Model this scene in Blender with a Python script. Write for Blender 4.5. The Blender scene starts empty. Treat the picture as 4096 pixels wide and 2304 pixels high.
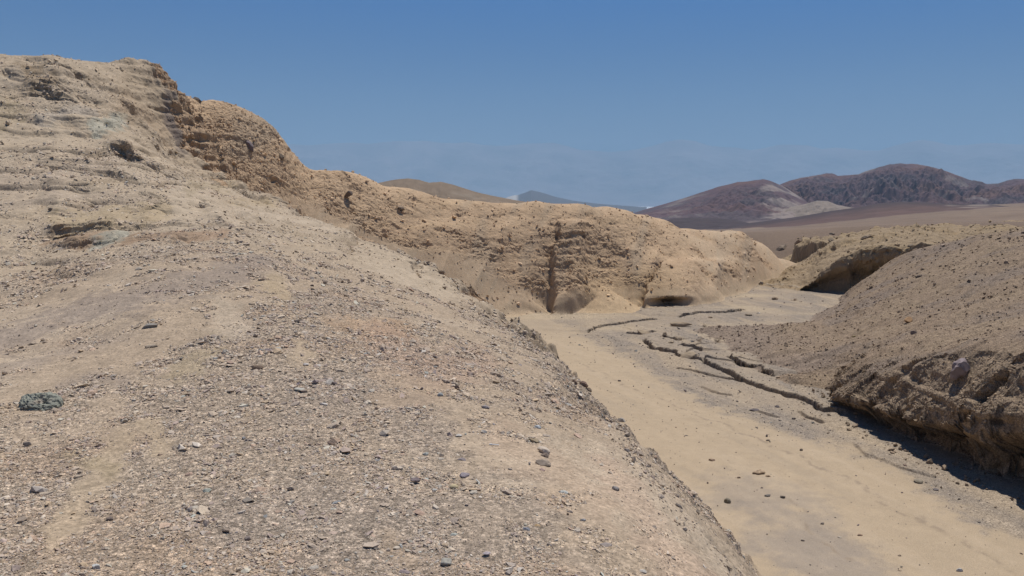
import bpy, math, random
import numpy as np
from mathutils import Vector

# ------------------------------------------------------------------ camera, sky, sun, exposure
scene = bpy.context.scene
EYE = np.array([0.0, 0.0, 1.7])
F = 800.0                                   # focal length in pixels of a 1024 wide frame
PITCH = math.atan((288.0 - 200.0) / F)
cam_d = bpy.data.cameras.new("camera")
cam_d.sensor_width = 36.0
cam_d.lens = 36.0 * F / 1024.0
cam_d.clip_start = 0.05
cam_d.clip_end = 90000.0
cam = bpy.data.objects.new("camera", cam_d)
cam.location = EYE
cam.rotation_euler = (math.pi / 2 - PITCH, 0, 0)
scene.collection.objects.link(cam)
scene.camera = cam

SUN_EL, SUN_AZ = math.radians(69), math.radians(34)      # azimuth from straight ahead towards the right
w = bpy.data.worlds.new("World")
scene.world = w
w.use_nodes = True
nt = w.node_tree
bg = nt.nodes["Background"]
sky = nt.nodes.new("ShaderNodeTexSky")
sky.sky_type = 'NISHITA'
sky.sun_disc = False
sky.sun_elevation = SUN_EL
sky.sun_rotation = SUN_AZ
sky.altitude = 600
sky.air_density = 1.0
sky.dust_density = 0.0
sky.ozone_density = 5.0
sc_ = nt.nodes.new("ShaderNodeMix"); sc_.data_type = 'RGBA'; sc_.blend_type = 'MULTIPLY'; sc_.inputs[0].default_value = 1.0
nt.links.new(sky.outputs[0], sc_.inputs[6]); gn = nt.nodes.new("ShaderNodeTexCoord"); gz_ = nt.nodes.new("ShaderNodeSeparateXYZ"); gm = nt.nodes.new("ShaderNodeMapRange")
gm.inputs[1].default_value = 0.04; gm.inputs[2].default_value = 0.24
nt.links.new(gn.outputs["Generated"], gz_.inputs[0]); nt.links.new(gz_.outputs[2], gm.inputs[0])
gx = nt.nodes.new("ShaderNodeMix"); gx.data_type = 'RGBA'
gx.inputs[6].default_value = (0.17, 0.27, 0.42, 1); gx.inputs[7].default_value = (0.0, 0.50, 0.98, 1)
nt.links.new(gm.outputs[0], gx.inputs[0]); nt.links.new(gx.outputs[2], sc_.inputs[7])
nt.links.new(sc_.outputs[2], bg.inputs[0])
bg.inputs[1].default_value = 0.065
sun_d = bpy.data.lights.new("sun", 'SUN')
sun_d.energy = 4.3
sun_d.angle = math.radians(0.53)
sun_d.color = (1.0, 0.955, 0.89)
sun = bpy.data.objects.new("sun", sun_d)
sv = Vector((math.sin(SUN_AZ) * math.cos(SUN_EL), math.cos(SUN_AZ) * math.cos(SUN_EL), math.sin(SUN_EL)))
sun.rotation_euler = sv.to_track_quat('Z', 'Y').to_euler()
sun.location = (20, 20, 60)
scene.collection.objects.link(sun)
scene.view_settings.view_transform = 'Standard'
scene.view_settings.look = 'None'
scene.view_settings.gamma = 1.0
scene.view_settings.exposure = 0.2
scene.render.engine = 'CYCLES'
scene.cycles.max_bounces = 4
scene.cycles.diffuse_bounces = 2
scene.cycles.volume_bounces = 1
scene.cycles.use_denoising = True
scene.cycles.denoising_input_passes = 'RGB_ALBEDO_NORMAL'
scene.cycles.denoising_prefilter = 'ACCURATE'

# ------------------------------------------------------------------ noise
rng = np.random.RandomState(7)
PERM = rng.permutation(256).astype(np.int32)
PERM = np.concatenate([PERM, PERM, PERM])
VAL = rng.rand(256).astype(np.float32) * 2 - 1
ANG = rng.rand(256).astype(np.float32) * 2 * np.pi
G2 = np.stack([np.cos(ANG), np.sin(ANG)], 1).astype(np.float32)
G3 = rng.randn(256, 3).astype(np.float32)
G3 /= np.linalg.norm(G3, axis=1, keepdims=True)

def fade(t):
    return t * t * t * (t * (t * 6 - 15) + 10)

def n2(x, y):
    x = np.asarray(x, np.float32); y = np.asarray(y, np.float32)
    xi = np.floor(x).astype(np.int32); yi = np.floor(y).astype(np.int32)
    fx = x - xi; fy = y - yi
    u = fade(fx); v = fade(fy)
    def g(i, j, dx, dy):
        h = PERM[PERM[(xi + i) & 255] + ((yi + j) & 255)]
        return G2[h, 0] * dx + G2[h, 1] * dy
    a = g(0, 0, fx, fy); b = g(1, 0, fx - 1, fy)
    c = g(0, 1, fx, fy - 1); d = g(1, 1, fx - 1, fy - 1)
    ab = a + u * (b - a); cd = c + u * (d - c)
    return 1.4 * (ab + v * (cd - ab))

def n3(x, y, z):
    x = np.asarray(x, np.float32); y = np.asarray(y, np.float32); z = np.asarray(z, np.float32)
    xi = np.floor(x).astype(np.int32); yi = np.floor(y).astype(np.int32); zi = np.floor(z).astype(np.int32)
    fx = x - xi; fy = y - yi; fz = z - zi
    u = fade(fx); v = fade(fy); t = fade(fz)
    def g(i, j, k):
        h = PERM[PERM[PERM[(xi + i) & 255] + ((yi + j) & 255)] + ((zi + k) & 255)]
        return G3[h, 0] * (fx - i) + G3[h, 1] * (fy - j) + G3[h, 2] * (fz - k)
    def lx(j, k):
        a = g(0, j, k); b = g(1, j, k)
        return a + u * (b - a)
    def ly(k):
        a = lx(0, k); b = lx(1, k)
        return a + v * (b - a)
    a = ly(0); b = ly(1)
    return 1.5 * (a + t * (b - a))

def fbm2(x, y, o=4, gain=0.5):
    s = 0; a = 1.0
    for i in range(o):
        s = s + a * n2(x * 2.03 ** i + 17.3 * i, y * 2.03 ** i - 9.1 * i); a *= gain
    return s

def sm(a, b, x):
    t = np.clip((x - a) / (b - a), 0, 1)
    return t * t * (3 - 2 * t)

# ------------------------------------------------------------------ photo geometry helpers (survey points -> world points)
CP, SP = math.cos(PITCH), math.sin(PITCH)
def ray(px, py):
    q = (288.0 - py) / F
    return np.array([(px - 512.0) / F, CP + SP * q, -SP + CP * q])
def pt(px, py, Y):
    d = ray(px, py)
    return EYE + d * (Y / d[1])

class Tps:
    """thin plate surface z(u, v) through survey points"""
    def __init__(self, P, Z, lam=1e-4):
        self.P = np.asarray(P, float); Z = np.asarray(Z, float); n = len(Z)
        d = np.linalg.norm(self.P[:, None] - self.P[None], axis=2)
        K = np.where(d > 0, d * d * np.log(np.maximum(d, 1e-9)), 0) + lam * np.eye(n)
        Q = np.hstack([np.ones((n, 1)), self.P])
        A = np.block([[K, Q], [Q.T, np.zeros((3, 3))]])
        self.w = np.linalg.solve(A, np.concatenate([Z, np.zeros(3)]))
    def __call__(self, u, v):
        out = self.w[-3] + self.w[-2] * u + self.w[-1] * v
        for (a, b), c in zip(self.P, self.w):
            d2 = (u - a) ** 2 + (v - b) ** 2
            out = out + c * 0.5 * d2 * np.log(np.maximum(d2, 1e-12))
        return out

AZ0, AZ1, LR0, LR1 = math.radians(-56), math.radians(58), math.log(0.9), math.log(150.0)
NAZ, NLR = 420, 620
TAZ = np.linspace(AZ0, AZ1, NAZ); TLR = np.linspace(LR0, LR1, NLR)
_a, _l = np.meshgrid(TAZ, TLR, indexing='ij')
_r = np.exp(_l); TX = _r * np.sin(_a); TY = _r * np.cos(_a)

def table(tab):
    tab = tab.astype(np.float32)
    def f(az, lr):
        i = np.clip((az - AZ0) / (AZ1 - AZ0) * (NAZ - 1), 0, NAZ - 1.001)
        j = np.clip((lr - LR0) / (LR1 - LR0) * (NLR - 1), 0, NLR - 1.001)
        i0 = i.astype(np.int32); j0 = j.astype(np.int32)
        fi = (i - i0).astype(np.float32); fj = (j - j0).astype(np.float32)
        return ((tab[i0, j0] * (1 - fi) + tab[i0 + 1, j0] * fi) * (1 - fj)
                + (tab[i0, j0 + 1] * (1 - fi) + tab[i0 + 1, j0 + 1] * fi) * fj)
    return f

# ---- A: the hill the camera stands on
EDGE = [(790, 610, 4.35), (755, 576, 4.7), (722, 524, 5.5), (692, 477, 6.5), (640, 430, 8.0), (594, 393, 9.3), (545, 342, 13), (509, 314, 15.5),
        (457, 278, 19.5), (417, 254, 22.5), (370, 238, 25.5), (318, 217, 28.5), (274, 199, 30.5), (234, 181, 32),
        (191, 165, 33), (178, 140, 33.6), (171, 119, 34), (173, 89, 34.5), (160, 75, 34.6), (145, 64, 34.8)]
A_IN = [(127, 60, 34.3), (105, 63.5, 34), (85, 66, 33.5), (62, 62, 32.5), (40, 58, 31.5), (0, 54, 30.5), (-120, 40, 27),
        (0, 100, 26), (0, 150, 22), (0, 200, 18.5), (0, 230, 16.5), (0, 260, 14.5), (0, 300, 11.5), (0, 340, 9), (0, 400, 6.4),
        (0, 450, 5.2), (0, 500, 4.4), (0, 576, 3.4),
        (128, 90, 31.5), (128, 120, 28.5), (128, 150, 25), (128, 180, 21.5), (128, 200, 19.5), (128, 222, 17.5), (128, 235, 15.5),
        (128, 262, 13), (128, 300, 10.2), (128, 340, 8.4), (128, 400, 6.4), (128, 450, 5.2), (128, 500, 4.4), (128, 576, 3.45),
        (256, 205, 26), (256, 215, 22), (256, 230, 17.5), (256, 262, 13), (256, 300, 10.1), (256, 340, 8.2), (256, 400, 6.35),
        (256, 450, 5.2), (256, 500, 4.35), (256, 576, 3.45),
        (384, 262, 18), (384, 300, 12), (384, 340, 9), (384, 400, 6.6), (384, 450, 5.3), (384, 500, 4.4), (384, 576, 3.5),
        (512, 340, 11.5), (512, 400, 7.1), (512, 450, 5.5), (512, 500, 4.5), (512, 576, 3.55),
        (600, 420, 7.8), (600, 450, 6.2), (600, 500, 4.75), (600, 576, 3.65), (690, 500, 5.6), (690, 576, 4.0), (730, 560, 4.6),
        (-150, 100, 23), (-150, 200, 16.5), (-150, 300, 10.6), (-150, 400, 6.2), (-150, 576, 3.4),
        (-330, 200, 14), (-330, 300, 10), (-330, 420, 5.6), (-330, 576, 3.2)]
pa = [pt(*e) for e in EDGE] + [pt(*e) for e in A_IN]
for (px, py, Y) in A_IN[:7]:
    p = pt(px, py, Y)
    pa.append(p + np.array([-1.5, 4.5, -0.7])); pa.append(p + np.array([-3, 14, -3.0]))
for x, y in ((0, 1.0), (-1, 0.9), (0.8, 1.0), (0.4, 2.2), (-0.8, 2.2), (-1.6, 1.6)):
    pa.append(np.array([x, y, -0.06 * max(x, 0)]))

KL = 0.62
EDGE_P = np.array([(3.2, -3.0), (2.5, 2.2)] + [tuple(pt(*e)[:2]) for e in EDGE] + [(-19.5, 37.5), (-28, 42)])
pa = np.array(pa)
fa = Tps(np.stack([np.arctan2(pa[:, 0], pa[:, 1]), KL * np.log(np.hypot(pa[:, 0], pa[:, 1]))], 1), pa[:, 2], 2e-5)
tA = table(np.clip(fa(_a, KL * _l), -3, 12))

# ---- B: the canyon wall across the wash, running down from the hill top
CREST = [(180, 93, 36.3), (191, 99, 37), (212, 103, 38.5), (234, 109, 39.5), (254, 117, 40.5), (270, 127, 41), (283, 141, 41.5), (294, 155, 42), (310, 169, 43), (326, 170, 44),
         (342, 171, 45), (355, 174, 46), (370, 181, 46.5), (400, 189, 48), (429, 195, 49), (477, 201, 51), (537, 203, 52.5), (588, 205.5, 54), (628, 211, 56),
         (668, 222.6, 59), (700, 230, 62), (714, 231.5, 63.5), (727, 231, 65), (747, 235, 68), (767, 246, 72), (791, 262, 80)]
FOOT = [(178, 34.2, 3.0), (200, 34.6, 1.2), (235, 35.2, -0.6), (270, 36.2, -2.4), (310, 37.6, -3.6), (350, 39.2, -4.4), (400, 41.4, -4.9), (450, 43.4, -5.0),
        (510, 45.4, -5.05), (552, 46.8, -5.05), (600, 47.6, -5.05), (650, 49.2, -5.05), (705, 50.5, -5.05), (735, 54, -5.05), (755, 60, -5.05), (775, 68, -5.05), (793, 80, -5.1)]
fx = np.array([f[0] for f in FOOT], float)
pb = []
for (px, py, Y) in CREST:
    c = pt(px, py, Y); pb.append(c)
    fy = np.interp(px, fx, [f[1] for f in FOOT]); fz = np.interp(px, fx, [f[2] for f in FOOT])
    f0 = pt(px, 200, fy); f0[2] = fz
    for t, k in ((0.5, 0.52), (0.8, 0.86)):
        pb.append(np.array([*(f0[:2] + (c[:2] - f0[:2]) * t), f0[2] + (c[2] - f0[2]) * k]))
    pb.append(f0)
    dv = (c[:2] - f0[:2]); dv = dv / (np.linalg.norm(dv) + 1e-6)
    for b, dz in ((1.0, 0.12), (3.0, 0.6), (8.0, 2.0), (20.0, 5.0)):
        pb.append(np.array([*(c[:2] + dv * b + np.array([0, b * 0.5])), c[2] - dz]))
    pb.append(np.array([*(f0[:2] - dv * 3.0), f0[2] - 1.6]))
for e in EDGE:
    if e[2] > 30.8 and e[0] > 140:
        p = pt(*e); nin = np.array([-0.78, -0.62]) if e[1] > 100 else np.array([-0.95, 0.3])
        pb.append(np.array([*(p[:2] + nin * 0.7), p[2] - 0.75])); pb.append(np.array([*(p[:2] + nin * 2.5), p[2] - 2.2]))
for q in ((-15.5, 36.2, 5.6), (-17.5, 37.5, 4.6), (-21, 36, 3.0), (-26, 36, 2.0), (-19, 33, 3.0), (-16, 33, 3.6)): pb.append(np.array(q))
pb.append(np.array([-30, 30, 0.0])); pb.append(np.array([-14, 25, -8.0])); pb.append(np.array([5, 30, -9.0]))
pb.append(np.array([30, 50, -9.0])); pb.append(np.array([40, 70, -8.0])); pb.append(np.array([-35, 60, 2.0])); pb.append(np.array([0, 110, -12.0]))
pb = np.array(pb)
fb = Tps(pb[:, :2] / 30.0, pb[:, 2], 1e-5)
tB = table(np.clip(fb(TX / 30.0, TY / 30.0), -12, 14))

# ---- C: stony slope on the right
pc = [pt(*e) for e in [(845, 373, 26.2), (870, 368, 25.0), (900, 365, 23.3), (954, 364, 20.8), (1024, 371, 18.2), (1100, 390, 15.6),
      (900, 330, 30), (960, 330, 25), (1024, 330, 22.5), (1000, 300, 30), (1024, 285, 31), (1024, 260, 36), (1024, 236, 42), (950, 262, 42), (950, 243, 50), (900, 285, 40), (898, 258, 53),
      (874, 274, 53), (843, 296, 53), (760, 336, 37.2), (850, 340, 33), (800, 360, 31), (735, 352, 35.5), (711, 330, 41), (815, 318, 45.6), (839, 303, 53), (790, 385, 28.3), (820, 395, 27),
      (830, 320, 42), (860, 300, 44), (758, 355, 32.6), (798, 374, 28.5), (828, 385, 26.9), (768, 344, 34.4), (800, 345, 33.6), (740, 338, 37.6)]]
pc += [np.array(p) for p in ((32, 30, 0.5), (40, 42, 0.8), (26, 18, -0.9), (30, 55, -2.0), (36, 60, -3.5), (22, 60, -7.5), (30, 66, -7.0), (44, 62, -2),
       (6, 40, -6.2), (7, 34, -6.0), (8, 28, -5.8), (14, 60, -8.0), (10, 52, -7.0), (11.2, 29.5, -5.0), (9.5, 33, -5.2), (9.0, 22, -5.6), (9, 14, -5.2), (20, 10, -1.0))]
pc = np.array(pc)
fc = Tps(pc[:, :2] / 20.0, pc[:, 2], 1e-4)
tC = table(np.clip(fc(TX / 20.0, TY / 20.0), -12, 6))

# ---- D: second bank with the undercut alcove, and the flat top behind it
pd = [pt(*e) for e in [(799, 274, 66), (765, 283, 64), (782, 280, 63), (829, 250, 72), (850, 240, 73), (874, 233, 74), (930, 231, 76), (1024, 231, 78), (843, 262, 57.5), (880, 247, 60), (930, 238, 63),
      (1024, 238, 62), (812, 283, 60.2), (825, 272, 59), (900, 240, 66), (1000, 233, 72), (860, 257, 56), (840, 246, 66), (815, 262, 66)]]
pd += [np.array(p) for p in ((27, 52, -2.6), (36, 50, -2.0), (48, 60, -0.6), (60, 80, -1.0), (16, 68, -7), (20, 74, -7.0), (25, 79, -6.6), (30, 80, -4.2), (36, 82, -2.4), (40, 95, -2.4), (60, 100, -1.6), (14, 60, -7.5), (20, 58.5, -5.3))]
pd = np.array(pd)
fd = Tps(pd[:, :2] / 25.0, pd[:, 2], 1e-4)
tD = table(np.clip(fd(TX / 25.0, TY / 25.0), -12, 4))

# ---- F: desert plain behind
def lp(p):
    return np.arctan2(p[:, 0], p[:, 1]), 0.35 * np.log(np.hypot(p[:, 0], p[:, 1]))
pf = np.array([pt(*e) for e in [(700, 234, 110), (800, 230, 130), (850, 228, 105), (900, 226, 110), (1024, 222, 110), (900, 220, 200), (1024, 213, 200), (1024, 207, 500), (940, 212, 450),
      (860, 220, 400), (790, 228, 350), (716, 232.5, 300), (1150, 200, 500), (1150, 215, 120), (600, 250, 130), (450, 260, 150), (200, 250, 150), (500, 232, 400), (300, 232, 400),
      (600, 225, 900), (400, 224, 900), (760, 224, 900), (900, 210, 900), (1024, 203, 900), (700, 230, 600)]])
ff = Tps(np.stack(lp(pf), 1), pf[:, 2], 1e-4)
tF = table(ff(_a, 0.35 * _l))

def seg_dist(x, y, P, signed=True):
    """distance to a plan polyline, left of its direction negative"""
    P = np.asarray(P, float)
    best = np.full(x.shape, 1e9, np.float32); sg = np.ones(x.shape, np.float32); par = np.zeros(x.shape, np.float32)
    tot = 0.0
    for a, b in zip(P[:-1], P[1:]):
        d = b - a; L = float(np.hypot(*d))
        ux, uy = d / L
        t = np.clip((x - a[0]) * ux + (y - a[1]) * uy, 0, L)
        qx = x - (a[0] + ux * t); qy = y - (a[1] + uy * t)
        dd = np.hypot(qx, qy)
        m = dd < best
        best = np.where(m, dd, best)
        sg = np.where(m, np.sign((x - a[0]) * uy - (y - a[1]) * ux), sg)
        par = np.where(m, tot + t, par)
        tot += L
    return (best * sg if signed else best), par / tot

FLOOR = -5.0
def floorz(x, y):
    return FLOOR - 0.002 * (y - 15)
def fpt(px, py):
    d = ray(px, py); t = (FLOOR - 1.7) / d[2]
    for _ in range(4):
        y = d[1] * t
        t = (FLOOR - 0.002 * (y - 15) - 1.7) / d[2]
    return np.array([d[0] * t, d[1] * t])

BANK = np.array([(13.2, 31.5), (12.0, 28.6), (11.0, 26.9), (10.25, 25.9), (10.2, 24.6), (10.4, 23), (10.72, 21), (11.0, 19.2), (11.3, 17.8), (11.75, 16.2), (12.4, 14), (13.4, 11.5), (15, 8)])[::-1]
DBANK = np.array([(17.5, 63.8), (19.6, 61.2), (21.6, 59.4), (22.9, 58.9), (24.2, 57.6), (27, 55.6), (33, 53.5), (42, 51)])[::-1]
EBANK = np.array([(32.5, 91), (30.6, 87.5), (29.7, 85.0), (31.4, 83.9), (33.4, 83.6), (36, 81), (40, 80)])[::-1]
# low mud steps in the wash: pixel polyline, height, fade length behind, undercut darkness comes from the sun alone
STEPS = [([(700.7, 357), (710, 364), (718, 368.8), (730, 374), (741.5, 380.4), (757, 386.6), (772.5, 391.3), (788, 396.7), (803.6, 400.6), (813.7, 404.5), (827.6, 412), (840, 416)], .24, 1.8),
         ([(674.7, 367.6), (691, 370), (714, 375.4), (733.7, 379), (743.8, 382)], .09, .8),
         ([(646, 337), (647.5, 344), (653.7, 347.8), (663.8, 350.5), (674, 352.8), (680, 357), (692, 358.7), (696, 354.8)], .22, 1.6),
         ([(663, 335.4), (669, 338), (675.5, 340), (681, 341)], .22, .9),
         ([(678.6, 345.5), (687, 347.8), (697, 348.6), (703.4, 351)], .2, .9),
         ([(677.8, 317.5), (684, 315.6), (692.5, 314.4), (699.5, 313), (712, 313.2), (726, 312.9), (745, 309)], .2, 2.5),
         ([(585, 333), (600, 326), (615, 325), (640, 320), (660, 319)], .16, 1.5),
         ([(625, 333), (640, 334), (655, 331)], .14, .8),
         ([(799, 410), (811, 418), (826.8, 424)], .09, .6),
         ([(754, 409), (780, 417)], .05, .5),
         ([(854.7, 444), (864, 453.5), (873, 456.6), (904, 469), (935.5, 478)], .05, .5),
         ([(700, 386), (720, 394), (733, 396)], .06, .6),
         ([(755, 284.5), (771, 286.8), (790, 288.5), (801, 290.5)], .38, 2.5),
         ([(746, 277), (757.5, 274.5), (772, 274)], .3, 2.0),
         ([(729.5, 355), (734, 362.6), (738, 367), (746, 369.5), (757, 371.5), (767, 376.6), (777, 380)], .38, 2.2)]
STEPS = [(np.array([fpt(*p) for p in P]), h, L) for P, h, L in STEPS]
# scarps on the near hill: pixel polyline, depth along the ray, height, fade length
SCARPS = [([(38, 237), (50, 234), (62, 231), (78, 229.5), (92, 229.5), (104, 231), (113, 233.5), (122, 232), (134, 231.5), (148, 234), (165, 232), (185, 232), (205, 231), (222, 232), (238, 233)], 16.3, .22, 3.2),
          ([(34, 188), (50, 187), (70, 185), (95, 183), (118, 181), (142, 180)], 21.0, .24, 2.6),
          ([(98, 172), (130, 171), (155, 172), (188, 171)], 23.5, .28, 2.4),
          ([(20, 125), (40, 128), (60, 127), (82, 119)], 27.0, .32, 2.2),
          ([(40, 107), (58, 103), (76, 98), (92, 100)], 29.0, .3, 2.0),
          ([(50, 132), (70, 130), (86, 126)], 26.0, .22, 1.2),
          ([(2, 96), (16, 97), (30, 93)], 27.6, .4, 1.6)]
SCARPS = [(np.array([[(np.arctan2(q[0], q[1])), np.hypot(q[0], q[1])] for q in [pt(px, py, Y) for px, py in P]]), h, L) for P, Y, h, L in SCARPS]

_g = np.random.RandomState(5)
for _ in range(46):
    rr0 = _g.uniform(15, 33); a0 = _g.uniform(-0.58, -0.22 - 0.004 * rr0); ln = _g.uniform(0.03, 0.10)
    ta = np.linspace(a0, a0 + ln, 6); tr = rr0 + np.cumsum(_g.randn(6) * 0.18) + _g.uniform(-10, 2) * (ta - a0)
    SCARPS.append((np.stack([ta, tr], 1), _g.uniform(0.07, 0.16), _g.uniform(0.8, 2.2)))

def smax(a, b, k):
    h = np.clip(0.5 + 0.5 * (a - b) / k, 0, 1)
    return b * (1 - h) + a * h + k * h * (1 - h)

def macro(x, y, full=True):
    """height of the land, and a dict of helpers"""
    x = np.asarray(x, np.float32); y = np.asarray(y, np.float32)
    r = np.hypot(x, y); az = np.arctan2(x, y); lr = np.log(np.maximum(r, 0.5))
    fl = floorz(x, y)
    A = tA(az, lr); B = tB(az, lr); C = tC(az, lr); D = tD(az, lr)
    dA, _ = seg_dist(x, y, EDGE_P)
    dA = dA + (0.036 * np.minimum(r, 18)) * (n2(x * 0.5 + 9, y * 0.5) + 0.7 * n2(x * 1.5, y * 1.5) + 0.45 * n2(x * 4, y * 4)) + 0.16 * np.maximum(n2(x * 0.9 - y * 0.5, 3.3 + 0.2 * x), 0) * sm(5, 8, r)
    wA = 0.10 + 0.045 * np.minimum(r, 9) - 0.16 * sm(18, 28, r)
    gA = 0.5 * (dA + np.sqrt(dA * dA + wA * wA))
    A = A - 0.92 * gA - np.where(dA > 0, 0.02 * np.minimum(dA, 10) ** 2, 0)
    big = fbm2(x * 0.35, y * 0.35, 3)
    # hill: broad swells and scarps
    A = A + 0.10 * sm(6, 16, r) * fbm2(x * 0.45 + 3, y * 0.45, 3) + 0.03 * n2(x * 1.1, y * 1.1) * sm(3, 8, r)
    tt = A / 0.5 + 0.55 * n2(x * 0.22 + 5, y * 0.22) + 0.25 * n2(x * 0.9, y * 0.9)
    fr = tt - np.floor(tt)
    tm = 0.75 * sm(12.5, 16, r) * np.clip(0.35 + 0.8 * n2(x * 0.16 + 1, y * 0.16 + 4), 0.0, 0.9) * (1 - sm(-1.5, 0.2, dA))
    A = A + tm * 0.5 * (np.where(fr < 0.14, fr / 0.14 * 0.55, 0.55 + 0.45 * (fr - 0.14) / 0.86) - fr) - 0.10 * tm * np.exp(-((fr - 0.01) / 0.05) ** 2)
    wob = 0.30 * n2(x * 0.5 + 3, y * 0.5) + 0.16 * n2(x * 1.7, y * 1.7) + 0.10 * n2(x * 5, y * 5)
    sc_m = np.zeros_like(A)
    for P, h, L in SCARPS:
        ms = np.nonzero((az > P[0, 0] - 0.01) & (az < P[-1, 0] + 0.01) & (np.abs(r - P[:, 1].mean()) < 5 + 2 * L))[0]
        if not len(ms):
            continue
        am_, rm_, wm_ = az[ms], r[ms], wob[ms]
        rl = np.interp(am_, P[:, 0], P[:, 1]).astype(np.float32) + wm_ * min(1.0, h / 0.3)
        tap = sm(P[0, 0] - 0.005, P[0, 0] + 0.02, am_) * (1 - sm(P[-1, 0] - 0.02, P[-1, 0] + 0.005, am_))
        hh = h * np.clip(0.7 + 0.5 * n2(am_ * 30 + h * 50, 7.7 + 0 * rm_), 0.1, 1.1)
        s = rm_ - rl
        st_ = 0.45 * sm(-0.02, 0.06, s) + 0.30 * sm(-0.02, 0.06, s - 0.14) + 0.25 * sm(-0.02, 0.06, s - 0.30)
        sc_m[ms] = np.maximum(sc_m[ms], tap * min(1.0, h / 0.2) * np.exp(-((s - 0.1) / 0.45) ** 2))
        A[ms] += tap * hh * 0.8 * st_ * np.exp(-np.maximum(s, 0) / L) - 0.9 * tap * hh * (np.exp(-np.abs(s + 0.06) / 0.09) + 0.4 * np.exp(-np.abs(s - 0.11) / 0.05))
    # wall: gullies and buttresses
    along = x * 0.75 + y * 0.3
    gl = n2(along * 0.30, 4.1 + 0 * x) + 0.5 * n2(along * 0.85 + 5, 2.0 + 0.1 * B)
    face = sm(-5.2, -3.5, B) * (1 - sm(-1.0, 2.0, B - tB(az, lr + 0.02) * 1.0 + 0.0) * 0)
    B = B + 0.24 * gl * sm(-5.0, -3.0, B) * sm(33, 38, y)
    # deep crack left of the rock pillar, the pillar, a second crack with a block beside it
    wv = 0.40 * n2(y * 0.5 + 3, B * 0.55) + 0.22 * n2(y * 1.3, B * 1.2) + 0.10 * n2(y * 4, B * 3)
    u = x - (2.2 + 0.13 * (y - 47)) + wv
    zb = sm(-5.2, -4.4, B) * (1 - sm(-1.2, 0.2, B))
    low = 1 - sm(-3.6, -2.2, B)
    B = B - (0.30 + 0.85 * low) * zb * np.clip(0.75 + 0.8 * n2(B * 1.3 + 3, 0.2 * x), 0.25, 1.2) * np.where(u < 0, np.exp(u / (0.35 + 0.75 * low)), np.exp(-u / 0.22)) * (np.abs(u) < 5)
    B = B + 0.65 * sm(-0.05, 0.35, u) * (1 - sm(1.2, 2.2, u)) * sm(-5.2, -4.6, B) * (1 - sm(-0.5, 0.6, B))
    u2 = x - (8.0 + 0.42 * (y - 48.6)) + wv
    zb2 = sm(-5.2, -4.8, B) * (1 - sm(-3.4, -2.4, B))
    B = B - 0.8 * zb2 * np.where(u2 < 0, np.exp(u2 / 0.25), np.exp(-u2 / 0.05)) * (np.abs(u2) < 3) + 0.5 * zb2 * sm(-0.04, 0.08, u2) * (1 - sm(2.5, 4.5, u2))
    # small ridges running down the wall
    spur = 1 - np.abs(n2((x * 0.93 - y * 0.16) * 0.42 + 1.3 - 0.10 * B, y * 0.05)) * 2
    B = B + 0.9 * np.exp(-((x - 4.4) / 1.3) ** 2) * sm(-5.2, -4.6, B) * (1 - sm(-0.8, 0.6, B)) - 0.5 * np.exp(-((x - 7.0) / 0.8) ** 2) * sm(-5.0, -4.4, B) * (1 - sm(-2.5, -1.0, B))
    lim = 0.9 - 0.22 * np.maximum(x - 1, 0)
    B = B + 0.5 * spur * sm(-4.8, -3.0, B) * (1 - sm(-1.6, 0.0, B - lim)) * sm(36, 42, y)
    # sand cone spilling from the hollow
    cone = -3.3 - 0.62 * np.hypot(x - 5.2, (y - 49.4)) + 0.05 * n2(x * 2, y * 2)
    B = np.where((np.abs(x - 5.2) < 4) & (np.abs(y - 48) < 6), np.maximum(B, cone), B)
    C = C + 0.13 * fbm2(x * 0.4, y * 0.4, 3) + 0.06 * (1 - 2 * np.abs(n2(y * 1.1 - x * 0.12, x * 0.10))) + 0.03 * (1 - 2 * np.abs(n2(y * 2.7 - x * 0.3, x * 0.25)))
    D = D + 0.25 * fbm2(x * 0.35 + 9, y * 0.35, 3) + 0.38 * (1 - 2 * np.abs(n2(x * 0.42 - y * 0.15, y * 0.12 + 3))) * sm(-4.9, -3.8, D)
    # cut banks
    dC, sC = seg_dist(x, y, BANK)
    gul = 1 - np.abs(n2(y * 0.85 + 0.35 * x + 2.2, x * 0.12)) * 2
    flute = 0.25 * n2(y * 0.75 + 2, x * 0.1) + 0.16 * n2(y * 1.9, x * 0.2 + 4) + 0.08 * n2(y * 4.1, x * 0.4) - 1.5 * np.clip(gul - 0.66, 0, 1)
    dCn = dC + flute - 0.10
    fadeC = 1 - sm(26.5, 29.5, y)
    wdt = np.clip(0.44 * (C - fl), 0.22, 1.4)
    st = 0.60 * sm(-0.04, 0.14, dCn) + 0.40 * np.clip((dCn - 0.05) / wdt, 0, 1) ** 0.8
    Cc = np.where(C > fl, fl + (C - fl) * (1 - (1 - st) * fadeC), C) - 0.3 * fadeC * (1 - sm(-0.25, 0.0, dCn))
    dD, sD = seg_dist(x, y, DBANK)
    dDn = dD + 0.5 * n2(x * 0.5 + 7, y * 0.1) + 0.2 * n2(x * 1.3, y * 0.2)
    stD = sm(-0.1, 0.55, dDn)
    Dc = np.where(D > fl, fl + (D - fl) * stD, D) - 0.3 * (1 - sm(-0.3, 0.0, dDn))
    dE, sE = seg_dist(x, y, EBANK)
    dEn = dE + 0.35 * n2(x * 0.8, y * 0.2 + 3)
    E = fl - 0.5 + (0.5 + (-2.75 - fl) + 0.45 * n2(x * 0.45, y * 0.3) + 0.25 * n2(x * 1.4, y * 1.1)) * sm(-0.1, 0.5, dEn) * (1 - 0.0 * r)
    E = np.where(y > 78, E, -12)
    # wash floor
    W = fl + 0.05 * big + 0.02 * n2(x * 1.2, y * 1.2)
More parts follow.
